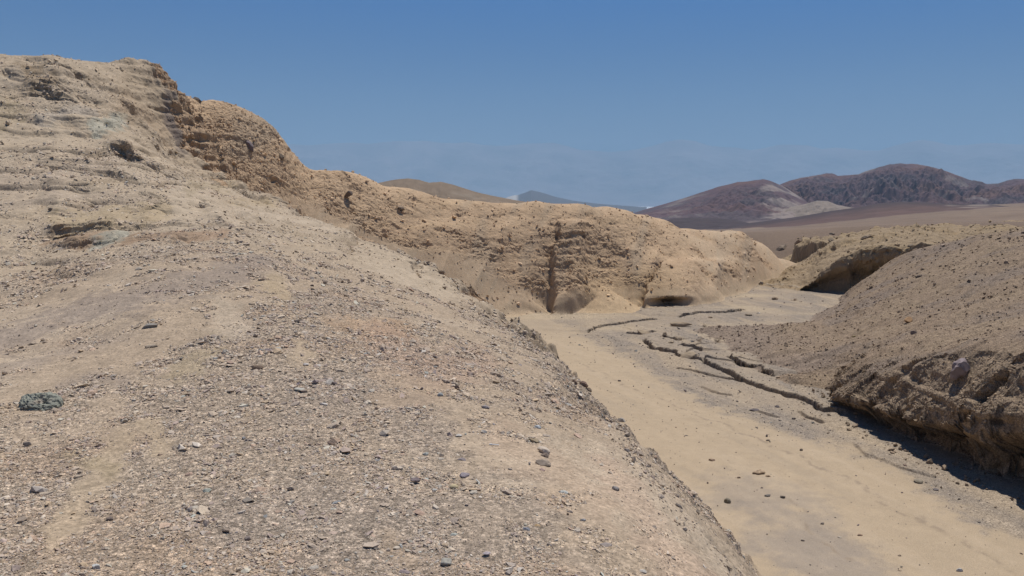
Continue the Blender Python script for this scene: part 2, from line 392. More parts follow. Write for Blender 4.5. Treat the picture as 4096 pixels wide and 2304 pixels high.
    cr = 0.16 * n2(x * 1.2, y * 1.2) + 0.10 * np.round(2 * n2(x * 2.6, y * 2.6)) / 2 + 0.05 * n2(x * 6, y * 6)
    step_m = np.zeros_like(W)
    for P, h, L in STEPS:
        lo = P.min(0) - 2 * L - 1; hi = P.max(0) + 2 * L + 1
        m = (x > lo[0]) & (x < hi[0]) & (y > lo[1]) & (y < hi[1])
        if not m.any():
            continue
        d, s = seg_dist(x[m], y[m], P)
        d = -d + cr[m] * min(1.0, h * 5)        # polylines run towards the camera: the far (right) side stands higher
        e = sm(0, 0.06, s) * (1 - sm(0.94, 1, s))
        hv = h * 0.62 * np.clip(0.85 + 0.4 * n2(x[m] * 1.1 + 4, y[m] * 1.1), 0.35, 1.15)
        up = hv * e * sm(0.0, 0.03, d) * np.exp(-np.maximum(d, 0) / (1.8 * L)) - 2.2 * hv * e * np.exp(-((d + 0.04) / 0.06) ** 2)
        W[m] += up; step_m[m] = np.maximum(step_m[m], e * np.exp(-np.abs(d) / 0.4))
    # gravel apron between the wall and the second bank
    H = W
    H1 = smax(H, B, 0.35)
    H2 = smax(H1, Cc, 0.10)
    H3 = smax(H2, Dc, 0.12)
    H3 = np.maximum(H3, E)
    Fz = tF(az, lr) + 0.5 * n2(x * 0.05, y * 0.05) - 9.0 * (1 - sm(82, 106, r))
    H3 = np.where(r > 72, np.maximum(H3, Fz), H3)
    Hh = smax(H3, A, 0.25)
    if not full:
        return Hh
    cls = np.zeros(x.shape, np.int8)                     # 0 wash
    cls[B > W] = 1
    cls[(Cc > np.maximum(B, W))] = 2
    mx = np.maximum(np.maximum(B, W), Cc)
    cls[np.maximum(Dc, E) > mx] = 3
    mx = np.maximum(mx, np.maximum(Dc, E))
    cls[(Fz > mx) & (r > 72)] = 4
    cls[A > H3] = 5
    return Hh, dict(cls=cls, W=W, A=A, B=B, C=Cc, Craw=C, D=Dc, Draw=D, dC=dCn, dD=dDn, dE=dEn, fadeC=fadeC, r=r, dA=dA, az=az, lr=lr, fl=fl, big=big, sc=sc_m + 0.0 * tm, step=step_m, Arise=A - H3)

# ray hits on the macro land
TS = np.exp(np.linspace(math.log(2.0), math.log(150), 2600)).astype(np.float32)
def hits(pix):
    pix = np.asarray(pix, float)
    out = np.zeros((len(pix), 3))
    for k in range(0, len(pix), 200):
        D = np.array([ray(a, b) for a, b in pix[k:k + 200]])
        D /= np.linalg.norm(D, axis=1, keepdims=True)
        X = D[:, 0:1] * TS; Y = D[:, 1:2] * TS; Z = 1.7 + D[:, 2:3] * TS
        H = macro(X.ravel(), Y.ravel(), False).reshape(X.shape)
        below = Z < H
        i = np.where(below.any(1), below.argmax(1), len(TS) - 1)
        for j in range(len(D)):
            t = TS[i[j]]
            if i[j] > 0:
                a, b = (Z - H)[j, i[j] - 1], (Z - H)[j, i[j]]
                if a > 0 > b:
                    t = TS[i[j] - 1] + (TS[i[j]] - TS[i[j] - 1]) * a / (a - b)
            out[k + j] = EYE + D[j] * t
    return out

# ------------------------------------------------------------------ materials
def attr_material(name, bump=0.3, scale=60.0, bump_dist=0.02, mottled=0.16, rough=0.95):
    m = bpy.data.materials.new(name); m.use_nodes = True
    n = m.node_tree.nodes; l = m.node_tree.links
    b = n["Principled BSDF"]
    b.inputs["Roughness"].default_value = rough
    b.inputs["Specular IOR Level"].default_value = 0.15
    at = n.new("ShaderNodeAttribute"); at.attribute_name = "col"
    tc = n.new("ShaderNodeTexCoord")
    no = n.new("ShaderNodeTexNoise"); no.inputs["Scale"].default_value = scale; no.inputs["Detail"].default_value = 5; no.inputs["Roughness"].default_value = 0.7
    l.new(tc.outputs["Object"], no.inputs["Vector"])
    mr = n.new("ShaderNodeMapRange"); mr.inputs[1].default_value = 0.3; mr.inputs[2].default_value = 0.7
    mr.inputs[3].default_value = 1 - mottled; mr.inputs[4].default_value = 1 + mottled
    l.new(no.outputs["Fac"], mr.inputs[0])
    mx = n.new("ShaderNodeVectorMath"); mx.operation = 'SCALE'
    l.new(at.outputs["Color"], mx.inputs[0]); l.new(mr.outputs[0], mx.inputs["Scale"])
    l.new(mx.outputs[0], b.inputs["Base Color"])
    bp = n.new("ShaderNodeBump"); bp.inputs["Strength"].default_value = bump; bp.inputs["Distance"].default_value = bump_dist
    l.new(no.outputs["Fac"], bp.inputs["Height"]); l.new(bp.outputs[0], b.inputs["Normal"])
    return m
def ground_material():
    m = attr_material("desert_ground", 0.35, 45.0, 0.02, 0.2)
    n = m.node_tree.nodes; l = m.node_tree.links
    b = n["Principled BSDF"]
    src = b.inputs["Base Color"].links[0].from_socket
    bsrc = b.inputs["Normal"].links[0].from_socket
    tc = n.new("ShaderNodeTexCoord")
    at = n.new("ShaderNodeAttribute"); at.attribute_name = "grav"
    last = src; lastn = bsrc
    for sc_, amt in ((34.0, 0.40), (85.0, 0.34)):
        v = n.new("ShaderNodeTexVoronoi"); v.inputs["Scale"].default_value = sc_
        l.new(tc.outputs["Object"], v.inputs["Vector"])
        sp = n.new("ShaderNodeSeparateColor"); l.new(v.outputs["Color"], sp.inputs[0])
        mr = n.new("ShaderNodeMapRange"); mr.inputs[3].default_value = 1 - amt; mr.inputs[4].default_value = 1 + amt * 1.15
        l.new(sp.outputs[0], mr.inputs[0])
        mr2 = n.new("ShaderNodeMapRange"); mr2.inputs[1].default_value = 0.15; mr2.inputs[2].default_value = 0.65; mr2.inputs[3].default_value = 1.24; mr2.inputs[4].default_value = 0.86
        l.new(v.outputs["Distance"], mr2.inputs[0])
        mu = n.new("ShaderNodeMath"); mu.operation = 'MULTIPLY'; l.new(mr.outputs[0], mu.inputs[0]); l.new(mr2.outputs[0], mu.inputs[1])
        mx = n.new("ShaderNodeMix"); mx.data_type = 'FLOAT'; mx.inputs[2].default_value = 1.0
        l.new(at.outputs["Fac"], mx.inputs[0]); l.new(mu.outputs[0], mx.inputs[3])
        sca = n.new("ShaderNodeVectorMath"); sca.operation = 'SCALE'
        l.new(last, sca.inputs[0]); l.new(mx.outputs[0], sca.inputs["Scale"]); last = sca.outputs[0]
        bp = n.new("ShaderNodeBump"); bp.invert = True; bp.inputs["Distance"].default_value = 0.35 / sc_
        ms = n.new("ShaderNodeMath"); ms.operation = 'MULTIPLY'; ms.inputs[1].default_value = 0.7; l.new(at.outputs["Fac"], ms.inputs[0])
        l.new(ms.outputs[0], bp.inputs["Strength"])
        l.new(v.outputs["Distance"], bp.inputs["Height"]); l.new(lastn, bp.inputs["Normal"]); lastn = bp.outputs[0]
    l.new(last, b.inputs["Base Color"]); l.new(lastn, b.inputs["Normal"])
    return m
M_GROUND = ground_material()
M_STONE = attr_material("stone", 0.4, 90.0, 0.006, 0.2, 0.85)
M_FAR = attr_material("distant_rock", 0.0, 0.05, 1.0, 0.10)

def tag(o, label, cat, group=None, kind=None):
    o["label"] = label; o["category"] = cat
    if group: o["group"] = group
    if kind: o["kind"] = kind
    return o

def mesh_obj(name, co, faces, col, mat, smooth=False, parent=None, grav=None):
    """faces: (n, k) index array"""
    me = bpy.data.meshes.new(name)
    co = np.ascontiguousarray(co, np.float32); faces = np.ascontiguousarray(faces, np.int32)
    n, k = faces.shape
    me.vertices.add(len(co)); me.vertices.foreach_set("co", co.ravel())
    me.loops.add(n * k); me.loops.foreach_set("vertex_index", faces.ravel())
    me.polygons.add(n)
    me.polygons.foreach_set("loop_start", np.arange(0, n * k, k, dtype=np.int32))
    me.polygons.foreach_set("use_smooth", np.full(n, smooth, bool))
    me.update(calc_edges=True)
    if col is not None:
        a = me.color_attributes.new("col", 'FLOAT_COLOR', 'POINT')
        c4 = np.ones((len(co), 4), np.float32); c4[:, :3] = col
        a.data.foreach_set("color", c4.ravel())
    if grav is not None:
        ga = me.attributes.new("grav", 'FLOAT', 'POINT'); ga.data.foreach_set("value", np.ascontiguousarray(grav, np.float32))
    me.materials.append(mat)
    o = bpy.data.objects.new(name, me); scene.collection.objects.link(o)
    if parent: o.parent = parent
    return o

def grid_faces(nr, nc):
    i = np.arange(nr * nc, dtype=np.int32).reshape(nr, nc)
    return np.stack([i[:-1, :-1], i[:-1, 1:], i[1:, 1:], i[1:, :-1]], -1).reshape(-1, 4)

# ------------------------------------------------------------------ main land: a grid fanned out from where the walker stands
R0, R1 = 1.6, 128.0
cin = np.linspace(math.radians(-34.0), math.radians(34.0), 1180)
cl = np.linspace(math.radians(-54), math.radians(-34.15), 70); crr = np.linspace(math.radians(34.15), math.radians(56), 70)
AZC = np.concatenate([cl, cin, crr]).astype(np.float32)
NC, NR = len(AZC), 2080
# spacing of the rows follows the lie of the land
sub = np.arange(0, NC, 4)
LRF = np.linspace(math.log(R0), math.log(R1), 1500).astype(np.float32)
aa, ll = np.meshgrid(AZC[sub], LRF, indexing='ij')
rr = np.exp(ll)
zz = macro((rr * np.sin(aa)).ravel(), (rr * np.cos(aa)).ravel(), False).reshape(rr.shape)
dr = np.diff(rr, axis=1); dz = np.abs(np.diff(zz, axis=1)); rm = 0.5 * (rr[:, 1:] + rr[:, :-1])
wbend = 1 + 1.0 * sm(20, 25, rm) * (1 - sm(42, 52, rm)) * (aa[:, 1:] > 0.08) * (zz[:, 1:] < -4.3)
ds = np.sqrt((0.30 * dr * wbend) ** 2 + np.minimum(dz, 0.6) ** 2) / rm
s = np.concatenate([np.zeros((len(sub), 1)), np.cumsum(ds, 1)], 1)
ker = np.ones(5) / 5
rows = np.zeros((len(sub), NR), np.float32)
for i in range(len(sub)):
    rows[i] = np.interp(np.linspace(0, s[i, -1], NR), s[i], LRF)
pad = np.pad(rows, ((4, 4), (0, 0)), mode='edge')
rows = sum(pad[k:k + len(sub)] for k in range(9)) / 9.0
LRV = np.zeros((NC, NR), np.float32)
for j in range(NR):
    LRV[:, j] = np.interp(np.arange(NC), sub, rows[:, j])
r = np.exp(LRV); x = (r * np.sin(AZC)[:, None]).ravel(); y = (r * np.cos(AZC)[:, None]).ravel()
z, I = macro(x, y)
cls = I['cls']; r = r.ravel(); az = I['az']
P = np.stack([x, y, z], 1).astype(np.float32)

def normals(P):
    G = P.reshape(NC, NR, 3)
    du = np.gradient(G, axis=0); dv = np.gradient(G, axis=1)
    n = np.cross(dv, du).reshape(-1, 3)
    n *= np.sign(n[:, 2:3] + 1e-9)
    return n / (np.linalg.norm(n, axis=1, keepdims=True) + 1e-12)
N = normals(P)
steep = 1 - N[:, 2]

# undercut of the cut banks: the foot of the face is worn back under the rim
def undercut(dn, rim, base, depth, top, nx, ny, act):
    t = np.clip((P[:, 2] - base) / np.maximum(rim - base, 0.2), 0, 1)
    rec = depth * (1 - sm(top * 0.45, top, t))
    near = np.where(dn > 0.0, 1.0, np.exp(np.minimum(dn, 0) / 0.7)) * (dn < 1.6)
    k = rec * near * act * np.where(rim - base > 0.25, 1, 0)
    P[:, 0] += nx * k; P[:, 1] += ny * k
hb = np.clip(I['Craw'] - I['fl'], 0, 4)
var = 0.75 + 0.5 * n2(y * 0.6, 3 + 0 * x)
undercut(I['dC'], I['Craw'], I['fl'], (0.45 + 0.50 * hb) * var * sm(28, 25.5, y), 0.50 + 0.10 * n2(y * 1.1, 0 * x), 0.96, 0.2, (cls == 2) | (cls == 0))
cav = np.exp(-((P[:, 0] - 9.9) / 0.95) ** 2)
tc_ = np.clip((P[:, 2] - I['fl']) / 0.75, 0, 1)
P[:, 1] += 1.1 * cav * (1 - sm(0.55, 0.95, tc_)) * (cls == 1) * (P[:, 1] > 45) * (P[:, 1] < 54) * sm(0.0, 0.15, P[:, 2] - I['fl'])
undercut(I['dD'], I['Draw'], I['fl'], 1.3 * sm(18.5, 22, x), 0.75, 0.55, 0.8, ((cls == 3) | (cls == 0)) & (y < 66) & (x < 33))
N = normals(P)
steep = 1 - N[:, 2]
X, Y, Z = P.T

def att(lam):
    return np.clip((lam / (r * 0.0011) - 1.6) / 2.5, 0, 1)
def oct3(lam, sx=1, sy=1, sz=1, o=0.0):
    return n3(X / lam * sx + o, Y / lam * sy - o, Z / lam * sz + 2 * o)

isA, isB, isC, isD, isW, isF = (cls == 5), (cls == 1), (cls == 2), (cls == 3), (cls == 0), (cls == 4)
# rugged share of each spot
edge_face = isA & (I['dA'] + 0.25 * n2(x * 1.5, y * 1.5) > 0.12) & (r > 19)
m1 = fbm2(X * 0.33 + 11, Y * 0.33 + Z * 0.5, 3)
m2 = fbm2(X * 1.1 - 5, Y * 1.1 + Z * 1.3, 3)
rock = np.zeros_like(X)
pil = sm(2.3, 3.0, X) * (1 - sm(5.5, 8.0, X)) * sm(-4.4, -2.5, Z) * (1 - sm(0.2, 1.2, Z))
talus = np.where(X < 2.0, 1 - sm(-0.4, 0.5, Z - (-1.25 - 0.45 * (X + 4.5)) + 0.5 * m1), 1 - sm(-4.3, -3.6, Z + 0.3 * m1)) * sm(-14, -9, X)
talus = np.maximum(talus, 0.75 * sm(11.5, 14, X) * sm(-0.4, 0.2, -m1))
rock += isB * (1 - talus) * (0.34 + 0.8 * sm(0.15, 0.75, m1 + 0.5 * m2) + 0.45 * pil + 0.35 * (1 - sm(-12, -4, X))) * sm(0.03, 0.2, steep)
rock += isA * (0.10 + 0.10 * sm(11, 15, r) + 0.25 * sm(26, 31, r) + 0.42 * sm(0.22, 0.7, m1 + 0.5 * m2) * sm(14, 20, r))
rock = np.where(edge_face, np.maximum(rock, 0.8), rock)
rock += isA * 0.22 * np.exp(-(I['dA'] / 0.5) ** 2) * sm(0.0, 0.5, m1 + 0.6 * m2) * sm(6, 9, r)
rock += isC * (0.35 + 0.35 * sm(-0.1, 0.6, m1 + 0.4 * m2) + 0.12 * sm(0.2, 0.5, steep))
rock += isD * (0.45 + 0.5 * sm(-0.1, 0.5, m1))
rock += isW * 0.03 + isF * 0.15
rock += isA * 0.45 * I['sc'] * sm(-0.5, 0.2, m2)
rock = np.clip(rock, 0, 1)
disp = np.zeros_like(X)
ampB = np.where(isB, 0.7, np.where(isC, 0.62, np.where(isD, 1.7, 1.0)))
for lam, am, o in ((1.6, 0.16, 1.3), (0.8, 0.13, 2.1), (0.4, 0.075, 5.5), (0.2, 0.045, 7.7)):
    nn = oct3(lam, 1, 1, 1.5, o)
    bil = 1 - 2 * np.abs(nn)
    disp += np.where(isB, 0.55 if lam > 0.7 else 1.15, ampB) * rock * am * att(lam) * (0.55 * nn + 0.45 * bil - 0.2)
# broken ledges along the bedding
bed = oct3(1.4, 0.45, 0.45, 3.2, 3.0) + 0.5 * oct3(0.6, 0.4, 0.4, 2.6, 8.0)
led = np.clip(bed * 2.2, -1, 1)
disp += led * 0.06 * (isB | isD) * np.where(isB, 1 - 0.9 * talus, 2.2) * (0.15 + sm(0.1, 0.8, m2 + 0.5 * m1 + 0.5 * pil)) * sm(0.1, 0.35, steep) + np.clip(led * 2.2, -1, 1) * 0.08 * isC * sm(0.25, 0.6, steep)
disp += led * 0.10 * isA * sm(12, 20, r) * (0.25 + rock)
cf_ = isC * sm(0.25, 0.5, steep) * (r < 40)
disp += cf_ * (0.16 * oct3(0.9, 1.2, 1.2, 0.35, 4.4) + 0.10 * np.round(2.5 * oct3(0.5, 1.0, 1.0, 0.6, 6.6)) / 2.5 * att(0.45) + 0.05 * np.round(2 * oct3(0.22, 1, 1, 0.7, 2.6)) / 2)
# plates: stepped noise gives flat shards with crisp lips
pl = n2(X * 1.9 + 0.7 * Z, Y * 1.9 - 0.6 * Z) + 0.6 * n2(X * 4.4, Y * 4.4 + Z)
pl = (np.floor(pl * 5) / 5 - pl)
disp += rock * np.where(isB | isD, 0.17, 0.10) * pl * att(0.25)
# small stuff on the near ground
for lam, am in ((0.5, 0.012), (0.22, 0.010), (0.09, 0.006), (0.045, 0.004)):
    disp += isA * am * att(lam) * oct3(lam, o=lam * 90)
for lam, am in ((0.9, 0.012), (0.3, 0.006)):
    disp += isW * am * att(lam) * oct3(lam, o=lam * 50)
P += N * disp[:, None]
N = normals(P)
X, Y, Z = P.T

# ------------------------------------------------------------------ colours of the ground
def C3(*c): return np.array(c, np.float32)
SAND = C3(.405, .312, .208); GREY = C3(.36, .285, .21); TAN = C3(.375, .288, .20); PALE = C3(.45, .362, .262)
ORNG = C3(.36, .235, .14); WALL = C3(.485, .342, .212); WALLD = C3(.365, .252, .156); SLOPE = C3(.235, .172, .117); OLIVE = C3(.30, .235, .14)
MAUV = C3(.27, .215, .172); GREEN = C3(.345, .335, .265); PLAIN = C3(.19, .138, .10); ROCKD = C3(.16, .12, .095); PINK = C3(.38, .26, .185)
def mixc(c, d, t):
    return c + (d - c) * t[:, None]
f1 = fbm2(X * 0.9, Y * 0.9, 4); f2 = fbm2(X * 3.1 + 4, Y * 3.1, 4); f3 = fbm2(X * 0.25 + 8, Y * 0.25, 3)
spk = n2(X * 14, Y * 14) * att(0.08) + n2(X * 5 + 3, Y * 5) * att(0.25)
col = np.zeros((len(X), 3), np.float32) + TAN
gravel = np.zeros_like(X)
# hill
ca = np.zeros_like(col) + TAN
ca = mixc(ca, PALE, 0.55 * sm(-0.1, 0.7, f3 + 0.4 * f1))
ca = mixc(ca, GREY, 0.75 * sm(0.05, 0.6, -f3 + 0.5 * f1 + 0.2))
ca = mixc(ca, ORNG, 0.3 * sm(0.2, 0.8, f1 - 0.3 * f3))
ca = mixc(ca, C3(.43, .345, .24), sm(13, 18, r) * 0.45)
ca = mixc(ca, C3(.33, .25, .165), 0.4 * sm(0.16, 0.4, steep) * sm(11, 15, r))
gravel = np.where(isA, sm(-0.35, 0.35, -f3 + 0.5 * f2 + 0.25 * f1), 0)

FEAT = []   # (pixel polyline, half width px, colour, strength, gravel change)
def feat(pts, wd, c, s, g=0.0): FEAT.append((pts, wd, c, s, g))
feat([(0, 340), (60, 318), (130, 300), (200, 283), (262, 262)], 16, MAUV, .75, -.2)
feat([(0, 372), (70, 352), (130, 338)], 9, MAUV, .5, -.2)
feat([(60, 384), (95, 376), (125, 384)], 7, MAUV, .55, -.3)
feat([(0, 400), (60, 368), (120, 350), (180, 332), (230, 315), (262, 295)], 13, TAN, .8, -.5)
feat([(225, 318), (240, 330)], 16, PALE, .7, -.7)
feat([(180, 370), (215, 350)], 12, OLIVE * 1.15, .5, -.5)
feat([(285, 296), (275, 285)], 14, C3(.38, .29, .18), .7, -.6)
feat([(335, 315), (365, 330), (405, 330)], 12, ORNG, .6, 0)
feat([(385, 345), (440, 372), (480, 362)], 22, PINK, .5, .2)
feat([(300, 345), (310, 352)], 9, SAND, .8, -.9)
feat([(297, 358), (303, 362)], 9, SAND, .7, -.9)
feat([(120, 440), (100, 480), (85, 500), (60, 530), (50, 545)], 16, SAND, .8, -1)
feat([(150, 425), (160, 445)], 13, SAND, .85, -1)
feat([(20, 440), (60, 430), (100, 430), (110, 400)], 14, TAN * 1.08, .7, -.7)
feat([(70, 455), (110, 470)], 8, OLIVE, .5, -.2)
feat([(250, 465), (330, 470), (420, 470)], 50, GREY, .5, .5)
feat([(300, 300), (330, 308), (362, 312)], 9, GREY, .8, .6)
feat([(250, 520), (400, 540), (520, 520)], 50, C3(.315, .255, .20), .5, .5)
feat([(300, 400), (380, 400), (420, 430)], 30, C3(.31, .25, .195), .5, .5)
feat([(500, 440), (560, 470), (600, 500)], 22, C3(.41, .305, .212), .7, -.1)
feat([(610, 470), (660, 540), (690, 576)], 26, C3(.44, .325, .23), .8, .1)
feat([(410, 560), (390, 545)], 14, C3(.36, .27, .185), .7, -.6)
feat([(380, 375), (440, 395), (380, 400)], 12, C3(.36, .265, .18), .6, -.5)
# hillside bands
feat([(60, 222), (110, 216), (170, 212), (220, 207), (270, 207)], 9, C3(.39, .30, .185), .8, -.8)
feat([(180, 208), (230, 212), (290, 220), (330, 228)], 11, PALE, .85, -1)
feat([(50, 240), (90, 242), (130, 240)], 7, C3(.30, .20, .125), .75, -.4)
feat([(140, 240), (190, 236), (225, 236)], 6, C3(.31, .205, .13), .75, -.4)
feat([(92, 249), (115, 240), (126, 234)], 3.5, GREEN, .8, -.3)
feat([(150, 200), (90, 196), (30, 200), (0, 205)], 8, GREY * 1.05, .7, .3)
feat([(0, 185), (60, 175), (110, 165)], 9, GREY * 1.1, .6, .2)
feat([(190, 185), (230, 188)], 6, C3(.36, .285, .185), .7, -.4)
feat([(95, 128), (110, 124), (120, 121)], 5, GREEN * 1.08, .75, .2)
feat([(40, 118), (70, 113), (90, 112)], 7, C3(.40, .34, .27), .7, -.2)
feat([(150, 118), (120, 112), (165, 130)], 8, C3(.37, .27, .175), .5, -.2)
feat([(172, 118), (175, 130), (180, 145)], 7, C3(.17, .135, .12), .75, .5)
feat([(25, 70), (45, 76)], 9, C3(.27, .195, .12), .7, .2)
feat([(0, 76), (18, 76)], 6, PALE, .8, -.5)
feat([(0, 120), (12, 108)], 12, OLIVE, .5, 0)
feat([(130, 70), (150, 85)], 10, C3(.36, .28, .19), .5, -.4)

allpix = []
for pts, wd, c, s_, g in FEAT:
    for (a, b) in pts: allpix += [(a, b), (a, b + 4)]
HP = hits(allpix)
k = 0
for pts, wd, c, s_, g in FEAT:
    h0 = HP[k:k + 2 * len(pts):2]; h1 = HP[k + 1:k + 2 * len(pts):2]; k += 2 * len(pts)
    l0 = np.log(np.hypot(h0[:, 0], h0[:, 1])); l1 = np.log(np.hypot(h1[:, 0], h1[:, 1]))
    kk = float(np.median(4.0 / F / np.maximum(np.abs(l0 - l1), 0.004)))
    kk = min(max(kk, 0.03), 0.5)
    q = np.stack([np.arctan2(h0[:, 0], h0[:, 1]), l0 * kk], 1)
    lo = q.min(0) - 3 * wd / F; hi = q.max(0) + 3 * wd / F
    qa = az; qb = np.log(r) * kk
    m = isA & (qa > lo[0]) & (qa < hi[0]) & (qb > lo[1]) & (qb < hi[1])
    idx = np.nonzero(m)[0]
    if not len(idx): continue
    d, _ = seg_dist(qa[idx], qb[idx], q, False)
    d = d * F / wd + 0.6 * f2[idx] + 0.35 * f1[idx] + 0.25 * spk[idx]
    t = 0.92 * (1 - sm(0.35, 1.3, d))
    ca[idx] = ca[idx] + (c - ca[idx]) * (t * s_)[:, None]
    gravel[idx] = np.clip(gravel[idx] + g * t, 0, 1)
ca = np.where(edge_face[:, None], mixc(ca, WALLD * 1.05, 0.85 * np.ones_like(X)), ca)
# stretch of bare crumbly earth along the near edge
spk2 = n2(X * 34, Y * 34) * att(0.035)
ca *= (1 + 0.10 * f2 + 0.11 * spk + 0.16 * spk2)[:, None]
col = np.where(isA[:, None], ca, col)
# wall
cb = np.zeros_like(col) + WALL
cb = mixc(cb, WALLD, 0.65 * sm(-0.2, 0.6, m1 + 0.4 * m2))
cb = mixc(cb, WALLD * 0.92, 0.55 * pil)
band = n2(Z * 2.2 + 0.4 * f1, 0.12 * X + 0.12 * Y)
cb = mixc(cb, C3(.44, .31, .18), 0.3 * sm(0.0, 0.7, band))
cb = mixc(cb, C3(.33, .265, .19), 0.4 * sm(0.1, 0.6, n2((X * 0.8 - Y * 0.2) * 1.2, Z * 0.25 + 2)))
cb = mixc(cb, C3(.46, .342, .225), talus * 0.75)
streak = n2((X * 0.93 - Y * 0.16) * 2.6 - 0.5 * Z, 0.5 * Z)
cb = mixc(cb, C3(.42, .33, .225), talus * 0.5 * sm(0.1, 0.6, streak))
cb = mixc(cb, C3(.43, .325, .21), sm(-4.2, -4.8, Z + 0.4 * f1) * 0.6)
cb = mixc(cb, C3(.43, .30, .165), 0.5 * sm(3.5, 5, X) * (1 - sm(9, 12, X)) * sm(-2.2, -3.4, Z + 0.5 * f1))
cb *= (1 + 0.10 * f2 + 0.08 * spk)[:, None]
col = np.where(isB[:, None], cb, col)
# slope on the right
cc = np.zeros_like(col) + SLOPE
cc = mixc(cc, C3(.262, .195, .128), 0.6 * sm(-0.2, 0.6, f1 + f3 * 0.6))
cc = mixc(cc, C3(.19, .15, .12), 0.6 * sm(0.0, 0.7, -f3 + 0.5 * f1))
cc = mixc(cc, C3(.275, .205, .138), 0.8 * sm(0.22, 0.45, steep) * (r < 45))
cc = mixc(cc, C3(.235, .18, .135), sm(-4.2, -4.7, Z) * (Y > 30) * 0.8)
cc *= (1 + 0.16 * f2 + 0.16 * spk)[:, None]
col = np.where(isC[:, None], cc, col)
cd = np.zeros_like(col) + C3(.29, .215, .135)
cd = mixc(cd, C3(.31, .225, .13), 0.7 * sm(-0.2, 0.6, m1))
cd *= (1 + 0.12 * f2 + 0.1 * spk)[:, None]
col = np.where(isD[:, None], cd, col)
cf = np.zeros_like(col) + PLAIN
cf *= (1 + 0.10 * fbm2(X * 0.12, Y * 0.12, 4) + 0.08 * f2)[:, None]
col = np.where(isF[:, None], cf, col)
# wash
cw = np.zeros_like(col) + SAND
seam, _ = seg_dist(X, Y, [fpt(*p) for p in [(560, 325), (610, 350), (650, 372), (700, 402), (760, 425), (850, 450), (940, 500), (1024, 548), (1150, 620)]])
gz = sm(-0.4, 0.5, -seam + 0.45 * f1 + 0.35 * f2) * (0.6 + 0.4 * sm(-0.6, 0.2, n2(X * 0.5 + 20, Y * 0.2) + 0.5 * f1))                                 # gravelly right half of the wash
cw = mixc(cw, C3(.24, .198, .155), gz * (0.75 + 0.25 * sm(-0.4, 0.3, n2(X * 0.5 + 2, Y * 0.16) + 0.3 * f2)))
cw = mixc(cw, SAND * 0.95, gz * 0.6 * sm(0.1, 0.5, n2(X * 0.9 + Y * 0.1, Y * 0.2 + 5)))
for a, b, wd in (((742, 490), (775, 500), 1.3), ((790, 520), (830, 560), 1.2), ((800, 545), (850, 576), 1.3)):
    d, _ = seg_dist(X, Y, [fpt(*a), fpt(*b)], False)
    cw = mixc(cw, C3(.29, .24, .19), 0.55 * (1 - sm(0.3, 1.2, d / wd + 0.5 * f1 + 0.3 * f2)))
far = sm(36, 44, Y)
cw = mixc(cw, C3(.31, .25, .185), far * 0.55 * sm(-0.1, 0.5, n2(X * 0.22, Y * 0.1 + 7) + 0.3 * f1))
cw = mixc(cw, C3(.42, .33, .22), far * 0.6 * sm(0.1, 0.5, n2(X * 0.15 + 9, Y * 0.25)))
# thin dark lines of drifted grit
for l_ in ([(575, 362), (640, 392), (700, 415), (760, 440), (830, 470)], [(830, 470), (900, 510), (960, 540), (1010, 570)], [(790, 500), (815, 530), (845, 560)]):
    d, sp_ = seg_dist(X, Y, [fpt(*p) for p in l_])
    cw = mixc(cw, C3(.26, .20, .14), 0.8 * np.exp(-((d + 0.25 * f1) / 0.07) ** 2) * sm(-0.3, 0.3, f2))
flow = n2((0.95 * X + 0.31 * Y) * 1.6, (0.31 * X - 0.95 * Y) * 0.10) + 0.6 * n2((0.95 * X + 0.31 * Y) * 4.5 + 7, (0.31 * X - 0.95 * Y) * 0.16)
cw = mixc(cw, C3(.33, .265, .19), 0.30 * sm(0.15, 0.8, flow)); cw = mixc(cw, C3(.45, .355, .25), 0.25 * sm(0.1, 0.8, -flow))
cw *= (1 + 0.05 * f2 + 0.03 * f1 + (0.02 + 0.10 * gz) * spk)[:, None]
col = np.where(isW[:, None], cw, col)
grav = np.where(isA, (0.25 + 0.75 * gravel) * (1 - 0.4 * sm(12, 17, r)), np.where(isW, 0.75 * gz, np.where(isC, 0.8, np.where(isF, 0.4, 0.35)))).astype(np.float32)
col = np.clip(col, 0.02, 0.8).astype(np.float32)

# ------------------------------------------------------------------ split the land by what it is
faces = grid_faces(NC, NR)
fcls = cls[faces[:, 0]]
LAND = {5: ("hillside", "pale gravel hillside the photo is taken from, rising to a crumbling top", "hillside"),
        1: ("canyon_wall", "tall tan wall of crumbling earth across the wash", "canyon wall"),
        2: ("stony_hillside", "brown stony slope with an undercut edge above the wash", "hillside"),
        3: ("canyon_bank_terrain", "brown eroded bank with a shaded hollow at the bend of the wash", "bank"),
        0: ("wash_ground", "dry sandy wash bed winding between the banks", "wash"),
        4: ("plain_land", "flat brown desert plain behind the banks", "plain")}
for kx, (nm, lb, ct) in LAND.items():
    fs = faces[fcls == kx]
    if not len(fs): continue
    u, inv = np.unique(fs, return_inverse=True)
    o = mesh_obj(nm, P[u], inv.reshape(fs.shape), col[u], M_GROUND, grav=grav[u])
    tag(o, lb, ct, kind="structure")

